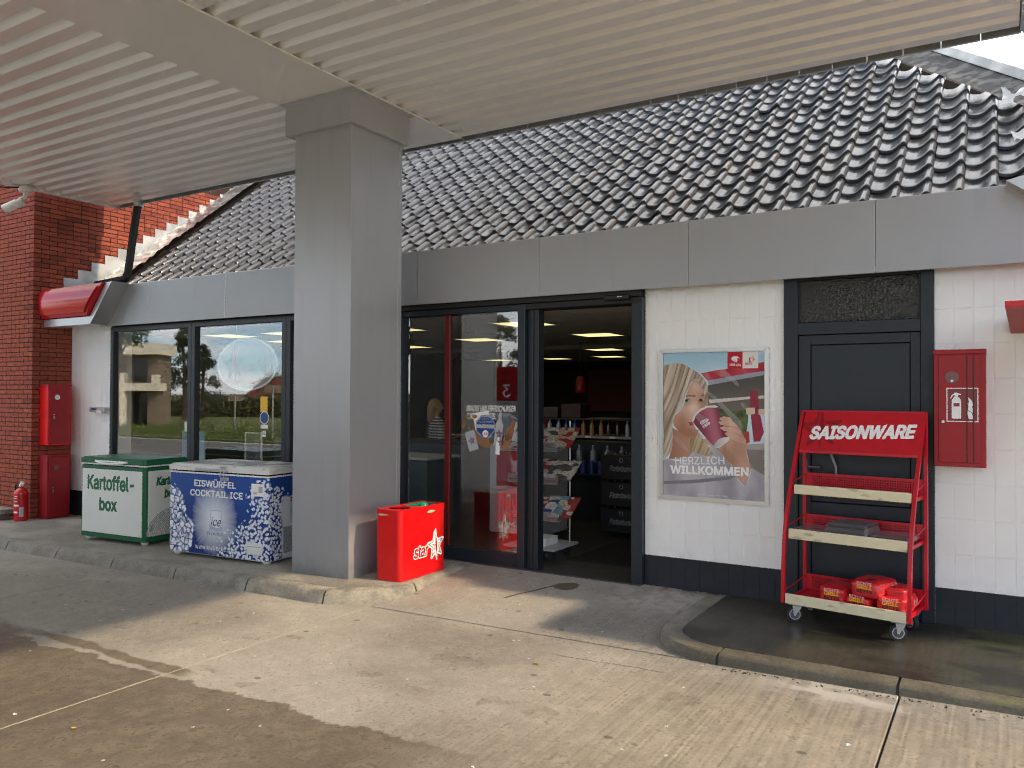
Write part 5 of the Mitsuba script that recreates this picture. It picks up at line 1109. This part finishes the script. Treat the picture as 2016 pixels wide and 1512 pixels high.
k = thing('red_cooler', 'red and white promotional cooler behind the newspaper rack', 'cooler')
put(k+'__body', box(-5.0, -4.30, 7.75, 8.35, .05, 1.05, .01), 'm_printgrey2'); put(k+'__panel', box(-4.9, -4.36, 7.735, 7.748, .58, .98, .02), 'm_printred'); put(k+'__grille', cat([box(-4.9+.045*q, -4.875+.045*q, 7.73, 7.745, .12, .5) for q in range(12)]), 'm_printgrey')
# crates
for q in range(3):
    z = .05+.30*q; lab = ('bottom', 'middle', 'top')[q]
    k = thing('beer_crate', f'dark beer crate lettered Paderborner, {lab} of the stack inside the door', 'crate')
    m = box(-3.92, -3.42, 8.42, 8.80, z, z+.28, .012); put(k+'__shell', m, 'm_crate')
    put(k+'__lettering', text('Paderborner', .062, (-3.80, 8.418, z+.10), shear=.2, width=.30), 'm_printgrey2'); flat(Polygon([(-.022, .03), (.022, .03), (.022, 0), (0, -.02), (-.022, 0)]).difference(Polygon([(-.017, .026), (.017, .026), (.017, .002), (0, -.014), (-.017, .002)])), (-3.66, 8.419, z+.215), 'm_printgrey2', k+'__crest', .001)
    for i in range(5):
        for j in range(2): put(k+'__bottle', cat(cyl((-3.86+.09*i, 8.50+.12*j, z+.1), (-3.86+.09*i, 8.50+.12*j, z+.26), .03, 10), cyl((-3.86+.09*i, 8.50+.12*j, z+.26), (-3.86+.09*i, 8.50+.12*j, z+.315), .013, 8)), 'm_bottlebrown')
# shelf units with bottles and cans
k = thing('shelf_unit', 'dark shelf unit of bottles and cans facing the door', 'shelf')
put(k+'__case', box(-5.6, -2.3, 9.55, 9.95, .0, 1.0), 'm_crate')
for z in (.62, 1.10, 1.32): put(k+'__shelf_board', box(-5.6, -2.3, 9.15, 9.75, z-.02, z, .003), 'm_crate')
put(k+'__price_rail', box(-5.6, -2.3, 9.14, 9.148, 1.075, 1.105), 'm_printgrey')
for q in range(9): put(k+'__price_tag', box(-5.45+.33*q, -5.37+.33*q, 9.132, 9.138, 1.078, 1.102), 'm_printwhite')
bp = lathe([(0, 0), (.036, 0), (.036, .16), (.014, .21), (.014, .26), (0, .26)], 14); bp.apply_scale((.82, .82, .80)); BP = mikit.ply(bp, smooth=40); CP = mikit.ply(lathe([(0, 0), (.03, 0), (.033, .008), (.033, .155), (.027, .165), (0, .165)], 14), smooth=40)
bc = ('m_bottlebrown', 'm_bottleclear', 'm_bottleblue', 'm_bottleorange')
for q in range(26):
    only('bottle', BP, bc[(q*5//13) % 4], 'bottle standing on the upper shelf facing the door', 'bottle', 'bottles on the upper shelf', tw=T().translate([-5.5+.12*q+rp.uniform(-.01, .01), 9.24+rp.uniform(0, .02), 1.10]))
for q in range(26):
    only('drink_can', CP, rp.choice(('m_bottleblue', 'm_steel', 'm_bottleblue')), 'drink can standing on the lower shelf facing the door', 'can', 'cans on the lower shelf', tw=T().translate([-5.5+.12*q, 9.24, .62]))
for q in range(12): only('bottle', BP, 'm_bottleclear', 'clear bottle in the row behind the cans', 'bottle', 'bottles behind the cans', tw=T().translate([-5.3+.2*q, 9.45, .74]).scale([1.2, 1.2, 1.1]))
for q, mt in enumerate(('m_bottleorange', 'm_bottlebrown', 'm_printbrown')): only('carton', box(-5.55+.33*q, -5.27+.33*q, 9.3, 9.6, 1.32, 1.42+.04*q, .004), mt, ('orange carton on top of the shelf unit', 'brown carton on top of the shelf unit', 'dark brown carton on top of the shelf unit')[q], 'carton')
k = thing('pendant_lamp', 'red pendant lamp hanging over the sales counter', 'lamp')
put(k+'__shade', lathe([(.0, 1.93), (.06, 1.93), (.085, 1.80), (.085, 1.69), (.07, 1.66), (0, 1.66)], 20), 'm_lampred', smooth=40, tw=T().translate([-5.95, 12.0, 0]), emitter={'type': 'area', 'radiance': {'type': 'rgb', 'value': [.022, .001, .001]}})
put(k+'__cord', cyl((-5.95, 12.0, 1.93), (-5.95, 12.0, 2.5), .006, 6), 'm_black')
# counter and people
k = thing('sales_counter', 'dark teal sales counter seen through the door glass', 'counter')
put(k+'__front', box(-9.4, -5.95, 8.55, 8.62, .0, .97), 'm_teal'); put(k+'__top', box(-9.4, -5.9, 8.5, 9.0, .97, 1.0, .004), 'm_black'); put(k+'__end_panel', box(-5.95, -5.9, 8.55, 9.6, .0, .97), 'm_teal')
def limb(chain, edge=.02):
    hulls = []
    for (p, r), (q, s) in zip(chain[:-1], chain[1:]):
        hulls.append(m3.Manifold.batch_hull([m3.Manifold.sphere(r, 14).translate(p), m3.Manifold.sphere(s, 14).translate(q)]))
    return hulls
def person(key, label, o, rz, top_mat, hair_mat, hair_len, arms):
    kk = thing(key, label, 'person'); tw = T().translate(list(o)).rotate([0, 0, 1], rz)
    def body(hs, mat, name, it=6):
        m = m3.Manifold.batch_boolean(hs, m3.OpType.Add).refine_to_length(.02).to_mesh(); t = trimesh.Trimesh(np.array(m.vert_properties)[:, :3], np.array(m.tri_verts), process=True); trimesh.smoothing.filter_taubin(t, iterations=it); put(kk+name, t, mat, smooth=True, tw=tw)
    fig = limb([((0, 0, 1.36), .05), ((0, .01, 1.29), .05)])
    fig += [m3.Manifold.sphere(1, 24).scale((.072, .09, .108)).translate((0, 0, 1.43)), m3.Manifold.sphere(.014, 10).translate((0, -.095, 1.42)), m3.Manifold.sphere(.022, 10).scale((.5, 1, 1.3)).translate((.073, .005, 1.43)), m3.Manifold.sphere(.022, 10).scale((.5, 1, 1.3)).translate((-.073, .005, 1.43))]
    for s, (el, wr) in zip((-1, 1), arms):
        fig += limb([(el, .036), (wr, .026)])
        d = np.array(wr)-np.array(el); d /= np.linalg.norm(d); side = np.cross(d, (0, 0, 1)); side /= np.linalg.norm(side)
        palm = np.array(wr)+d*.05; fig += limb([(tuple(wr), .024), (tuple(palm), .026)])
        for q in range(4):
            b = palm+side*(.018*(q-1.5))+d*.015; L = (.055, .065, .06, .045)[q]; fig += limb([(tuple(b), .0095), (tuple(b+d*L*.6), .009), (tuple(b+d*L+np.array((0, 0, -.012))), .008)])
        th = np.array(wr)+d*.025+side*.026*s; fig += limb([(tuple(th), .011), (tuple(th+d*.03+side*.02*s), .009)])
    fig += limb([((-.09, 0, .75), .075), ((-.09, .0, .45), .055), ((-.09, .01, .09), .04), ((-.09, -.09, .05), .035)])+limb([((.09, 0, .75), .075), ((.09, .0, .45), .055), ((.09, .01, .09), .04), ((.09, -.09, .05), .035)])
    body(fig, 'm_skin', '__body', 4)
    tr = limb([((-.09, 0, .80), .095), ((-.09, 0, .46), .072), ((-.09, .01, .12), .058)])+limb([((.09, 0, .80), .095), ((.09, 0, .46), .072), ((.09, .01, .12), .058)])
    body(tr, 'm_denim', '__trousers')
    sh = [m3.Manifold.batch_hull([m3.Manifold.sphere(.075, 16).translate((x, y, z)) for x, y, z in ((-.13, 0, 1.22), (.13, 0, 1.22), (-.12, .0, .84), (.12, .0, .84), (0, -.045, 1.10), (0, .03, 1.12))])]
    for s, (el, wr) in zip((-1, 1), arms): sh += limb([((s*.17, 0, 1.21), .07), (el, .055), (tuple(np.array(el)*.25+np.array(wr)*.75), .045)])
    body(sh, top_mat, '__sweater')
    hr = [m3.Manifold.sphere(1, 24).scale((.085, .10, .11)).translate((0, .022, 1.455))]+limb([((0, .06, 1.42), .075), ((0, .08, 1.42-hair_len), .055)])
    hr = [h - m3.Manifold.cube((.3, .16, .3), True).translate((0, -.13, 1.36)) for h in hr]
    body(hr, hair_mat, '__hair', 3)
    return kk, tw
kk, tw = person('person', 'woman with long brown hair and striped sweater standing at the counter', (-6.95, 9.35, 0), 140, 'm_stripes', 'm_hairbrown', .16, (((-.27, -.02, 1.0), (-.22, -.25, 1.03)), ((.24, .03, .98), (.16, -.2, 1.02))))
put(kk+'__bag_strap', tube([(.10, .085, 1.27), (.13, .115, 1.1), (.15, .11, .92), (.17, .08, .80)], .014, 6), 'm_printbrown', tw=tw)
person('person', 'person in a dark red shirt behind the counter seen through the open door', (-6.6, 11.7, 0), 170, 'm_shirtred', 'm_hairbrown', .02, (((-.25, -.02, 1.0), (-.15, -.22, 1.05)), ((.25, -.02, 1.0), (.15, -.22, 1.05))))
# things behind the café window
k = thing('cafe_counter', 'dark green cafe counter behind the second shop window', 'counter')
put(k+'__body', box(-7.75, -5.6, 7.35, 7.9, 0, .86, .01), 'm_teal'); put(k+'__top', box(-7.8, -5.55, 7.3, 7.95, .862, .892, .004), 'm_printgrey2')
k = thing('display_board', 'blue board standing behind the first shop window', 'board'); put(k+'__panel', box(-9.42, -8.95, 6.95, 6.97, .55, 1.12, .004), 'm_boardblue'); put(k+'__leg', cat(box(-9.40, -9.37, 6.95, 6.97, 0, .55), box(-9.0, -8.97, 6.95, 6.97, 0, .55)), 'm_printgrey'); put(k+'__clip', box(-9.36, -9.28, 6.94, 6.955, 1.10, 1.24, .01), 'm_printwhite')
k = thing('glass_stand', 'pale glass leaflet stand behind the second window', 'stand'); put(k+'__panel', box(-8.1, -7.82, 6.9, 6.91, .55, 1.12), 'm_clearfilm'); put(k+'__rim', cat(box(-8.11, -8.1, 6.895, 6.915, .55, 1.13), box(-7.82, -7.81, 6.895, 6.915, .55, 1.13), box(-8.1, -7.82, 6.895, 6.915, 1.12, 1.13)), 'm_white'); put(k+'__foot', box(-8.12, -7.8, 6.85, 6.98, .0, .55, .01), 'm_printgrey')
k = thing('pale_cabinet', 'pale grey cabinet behind the second window beside the column', 'cabinet'); put(k+'__body', box(-7.18, -6.95, 6.85, 7.2, .0, 1.15, .01), 'm_printgrey2'); put(k+'__top', box(-7.2, -6.93, 6.83, 7.22, 1.151, 1.17, .004), 'm_white')
# ---------------------------------------------------------------- the place behind the camera, seen in the windows
def sheetz(pts, z, key, mat): put(key, tm([(x, y, z) for x, y in pts], [[0, i, i+1] for i in range(1, len(pts)-1)]), mat)
thing('ground', None, None, kind='structure'); sheetz([(-260, -260), (160, -260), (160, 160), (-260, 160)], -.62, 'ground__field', 'm_grass')
thing('road', None, None, kind='structure'); put('road__asphalt', box(-90, 60, -9.0, -3.2, -.6, -.32), 'm_asphalt'); put('road__lane', box(-30, -16.1, -3.19, 6, -.6, -.29), 'm_asphalt')
put('road__edge_line', cat(box(-90, -16.2, -3.45, -3.33, -.319, -.315), box(-90, -16.2, -8.85, -8.72, -.319, -.315)), 'm_white')
thing('verge', None, None, kind='structure'); put('verge__bank', box(-90, 60, -60, -9.05, -.61, -.25), 'm_grass')
gr = np.random.default_rng(3); bl = []
N = 9000; x = gr.uniform(-50, -14, N); y = -9.1-gr.gamma(1.2, 4.0, N); h = gr.uniform(.05, .28, N); a = gr.uniform(0, 6.28, N); w = .03
v = np.stack([np.c_[x-w*np.cos(a), y-w*np.sin(a), x*0-.25], np.c_[x+w*np.cos(a), y+w*np.sin(a), x*0-.25], np.c_[x+.08*np.sin(a), y+.08*np.cos(a), -.25+h]], 1).reshape(-1, 3)
only('tall_grass', tm(v, np.arange(3*N).reshape(-1, 3)), 'm_grassblade', 'rough grass on the verge across the road', 'grass', kind='stuff')
def tree(key, label, x, y, h, r, z0, n, mat, seed, conifer=False, group=None):
    k = thing(key, label, 'tree', group); g = np.random.default_rng(seed)
    put(k+'__trunk', tube([(x, y, -.4), (x+.05, y, h*.3), (x+.1*g.normal(), y+.1*g.normal(), h*.75)], [.03*h, .022*h, .006*h], 8), 'm_bark', smooth=True)
    cl = []
    for q in range(26 if not conifer else 40):
        if conifer: t = g.random()**.8; zz = z0+(h-z0)*t; R = r*(1-t)**.8*(.6+.5*g.random()); a = g.uniform(0, 6.28); cl.append((x+R*math.cos(a), y+R*math.sin(a), zz, .16*r+.16*r*(1-t)))
        else:
            d = g.normal(size=3); d /= np.linalg.norm(d); u = g.random()**.4; cl.append((x+d[0]*r*u, y+d[1]*r*u, (z0+h)/2+d[2]*(h-z0)/2*u, r*g.uniform(.22, .42)))
    cl = np.array(cl); pick = g.integers(0, len(cl), n); c = cl[pick]; d = g.normal(size=(n, 3)); d /= np.linalg.norm(d, axis=1, keepdims=True)
    p = c[:, :3]+d*c[:, 3:]*g.random((n, 1))**.45*np.array([1, 1, .75]); s = g.uniform(.035, .085, (n, 1))*h*.16+.03
    e1 = g.normal(size=(n, 3)); e1 /= np.linalg.norm(e1, axis=1, keepdims=True); e2 = np.cross(e1, d); e2 /= np.linalg.norm(e2, axis=1, keepdims=True)+1e-9
    v = np.stack([p-e1*s, p+e2*s*.55, p+e1*s, p-e2*s*.55], 1).reshape(-1, 3); b = np.arange(n)*4
    put(k+'__crown', tm(v, np.vstack([np.c_[b, b+1, b+2], np.c_[b, b+2, b+3]])), mat)
    for q in range(5): t = cl[g.integers(0, len(cl))]; put(k+'__limb', tube([(x, y, h*.35), ((x+t[0])/2, (y+t[1])/2, (h*.45+t[2])/2), tuple(t[:3])], [.012*h, .008*h, .003*h], 6), 'm_bark')
tree('dark_pine', 'tall dark pine reflected between house and window mullion', -50.5, -24.5, 6.6, 2.3, .0, 5200, 'm_leafdark', 1, True)
tree('dark_pine', 'second dark pine reflected right of the first', -52.5, -27.6, 5.6, 1.9, .0, 4200, 'm_leafdark', 2, True)
tree('broadleaf_tree', 'broad green tree overhanging the reflected house', -36.4, -10.2, 7.0, 1.9, 4.0, 3600, 'm_leafmid', 3)
tree('broadleaf_tree', 'low round tree reflected below the oval sign', -54, -36, 3.6, 1.6, 1.0, 2200, 'm_leafmid', 4)
tree('broadleaf_tree', 'small bare topped tree reflected near the gable', -55, -43, 4.6, 1.9, 1.2, 2200, 'm_leafmid', 5)
for q, (x, y, h) in enumerate(((-14.2, -19, 6.2), (-19.5, -23, 7.0), (-25, -27, 6.4), (-9.5, -17, 7.4), (-31, -30, 5.6), (-4.5, -21, 8.0), (2.5, -22, 7.4))): tree('roadside_tree', 'dark roadside tree behind the pumps, reflected in the door glass', x, y, h, 2.0, 1.3, 2600, 'm_leafdark', 10+q, q % 2 == 0, 'roadside trees reflected in the door glass')
g = np.random.default_rng(21); hx = np.linspace(-62, -26, 46); hz = []
for q, x in enumerate(hx):
    yy = -30-.30*(x+62)*0-.18*(62+x)*-1*.0-8*math.sin((x+62)/36*1.5); n = 420; c = np.array([x, yy, .3]); d = g.normal(size=(n, 3)); d /= np.linalg.norm(d, axis=1, keepdims=True); p = c+d*np.array([1.0, .8, 1.5])*g.random((n, 1))**.4; s = g.uniform(.08, .2, (n, 1)); e1 = g.normal(size=(n, 3)); e1 /= np.linalg.norm(e1, axis=1, keepdims=True); e2 = np.cross(e1, d); e2 /= np.linalg.norm(e2, axis=1, keepdims=True)+1e-9
    hz.append(tm(np.stack([p-e1*s, p+e2*s*.6, p+e1*s, p-e2*s*.6], 1).reshape(-1, 3), np.vstack([np.c_[np.arange(n)*4, np.arange(n)*4+1, np.arange(n)*4+2], np.c_[np.arange(n)*4, np.arange(n)*4+2, np.arange(n)*4+3]])))
only('hedge', cat(hz), 'm_leafhedge', 'long olive hedge on the far side of the road, reflected in the windows', 'hedge', kind='stuff')
# flat roofed house, local axes a along the front, b back, z up
k = thing('flat_roofed_house', 'cream flat roofed house with balcony reflected in the first window', 'house')
HN = np.array([.83, .55]); HT = np.array([.85, -.52]); HT /= np.linalg.norm(HT); HB_ = np.array([-HT[1], HT[0]]); HB_ = HB_ if HB_@HN < 0 else -HB_
def hb(a0, a1, b0, b1, z0, z1):
    m = box(a0, a1, b0, b1, z0, z1); v = m.vertices; q = np.array([-41.49, -16.82])+v[:, :1]*HT+v[:, 1:2]*HB_; m = tm(np.c_[q, v[:, 2]], m.faces); m.fix_normals(); return m
put(k+'__wall', hb(-6, -1.0, 1.2, 2.6, -.4, 4.1), 'm_housebeige'); put(k+'__side_wall', hb(-1.55, -.95, .6, 1.2, -.4, 4.0), 'm_housebeige')
put(k+'__roof', hb(-6, -.66, -.1, 2.6, 3.95, 4.6), 'm_housecream'); put(k+'__balcony', hb(-6, -.66, -.1, 1.2, 1.8, 2.25), 'm_housecream'); put(k+'__balcony_post', hb(-1.02, -.66, -.1, .3, 2.25, 2.75), 'm_housecream'); put(k+'__column', hb(-3.05, -2.62, -.1, .3, -.4, 2.85), 'm_housecream')
put(k+'__window', hb(-2.6, -1.6, 1.1, 1.19, 2.4, 3.8), 'm_windowdark'); put(k+'__window', hb(-2.6, -1.6, 1.1, 1.19, -.2, 1.7), 'm_windowdark'); put(k+'__window', hb(-5.6, -3.2, 1.1, 1.19, 2.4, 3.8), 'm_windowdark'); put(k+'__railing', cat(hb(-2.6, -1.05, -.05, -.02, 2.70, 2.75), *[hb(-2.55+.12*q, -2.53+.12*q, -.05, -.02, 2.25, 2.7) for q in range(13)]), 'm_darksteel')
k = thing('gabled_barn', 'low dark gabled house reflected at the right of the second window', 'house')
put(k+'__wall', box(-64, -56, -47, -42, -.5, 1.4), 'm_housebeige'); put(k+'__roof', tm([(-64.5, -41.5, 1.3), (-55.5, -41.5, 1.3), (-55.5, -47.5, 1.3), (-64.5, -47.5, 1.3), (-64.5, -44.5, 3.4), (-55.5, -44.5, 3.4)], [[0, 1, 5], [0, 5, 4], [2, 3, 4], [2, 4, 5], [1, 2, 5], [3, 0, 4]]), 'm_brick_3')
for q, (x, y, h, kind) in enumerate(((-25.2, -9.9, 2.0, 'place'), (-33, -14.5, 1.6, 'post'))):
    k = thing('road_sign', ('yellow road sign on a steel post on the verge', 'low marker sign on a post on the verge')[q], 'sign'); put(k+'__post', cyl((x, y, -.4), (x, y, h), .035, 8), 'm_steel'); put(k+'__plate', box(x-.02, x+.02, y-.45, y+.45, h-.32, h, .004), 'm_housebeige')
# petrol pump and parked car
k = thing('petrol_pump', 'red petrol pump numbered 3 behind the parked car, reflected in the door', 'pump')
put(k+'__cabinet', box(-9.5, -8.3, -1.9, -1.1, -.2, 1.5, .02), 'm_printgrey2'); put(k+'__head', box(-9.45, -8.35, -1.85, -1.15, 1.5, 2.2, .02), 'm_red'); put(k+'__display', cat(box(-9.2, -8.6, -1.148, -1.14, 1.25, 1.48), box(-8.298, -8.29, -1.75, -1.25, 1.9, 2.1)), 'm_white')
put(k+'__number', text('3', .26, (-8.34, -1.72, 1.58), SX, FZ, bold=True), 'm_printwhite'); put(k+'__number', text('3', .26, (-8.55, -1.14, 1.58), (-1, 0, 0), FZ, bold=True), 'm_printwhite')
put(k+'__hose', tube([(-8.3, -1.6, 1.3), (-8.05, -1.6, .9), (-8.1, -1.55, .4), (-8.28, -1.5, .9)], .025, 8), 'm_rubber', smooth=True)
put(k+'__island', box(-11, -7.4, -2.3, -.7, -.3, -.05, .02), 'm_kerb')
k = thing('parked_car', 'silver car at the pumps, its rear reflected in the door glass', 'car')
prof = Polygon([(0, .32), (.02, .62), (.10, .92), (.45, 1.02), (1.0, 1.42), (1.5, 1.50), (2.5, 1.48), (3.2, 1.05), (3.9, .92), (4.1, .70), (4.12, .32)])
prof = prof.buffer(.06).buffer(-.06)
def carm(m): return move(m, 0, 0, 0)
cm = basis(ext(prof, 1.66), (-6.75, 1.78-1.66, -.13), (-1, 0, 0), FZ)
v = cm.vertices; top = v[:, 2] > .92; v[top, 1] = .95+(v[top, 1]-.95)*.84; cm.vertices = v
put(k+'__body', cm, 'm_carsilver', smooth=30)
put(k+'__rear_window', tm([(-7.02, .36, .88), (-7.02, 1.52, .88), (-7.62, 1.46, 1.24), (-7.62, .42, 1.24)], [[0, 1, 2], [0, 2, 3]]), 'm_windowdark')
put(k+'__bumper', box(-6.78, -6.70, .16, 1.74, .14, .36, .03), 'm_printgrey'); put(k+'__number_plate', box(-6.74, -6.715, .70, 1.20, .50, .61, .003), 'm_white')
for yy in (.2, 1.5): put(k+'__tail_light', box(-6.80, -6.735, yy, yy+.2, .55, .78, .02), 'm_printred')
for xx in (-7.5, -10.0):
    for yy in (.12, 1.62): kw_ = put(k+'__wheel', cyl((xx, yy, .17), (xx, yy+.18, .17), .31, 24), 'm_rubber', smooth=40); put(kw_+'__rim', cyl((xx, yy-.005, .17), (xx, yy+.185, .17), .20, 20), 'm_alu', smooth=40)
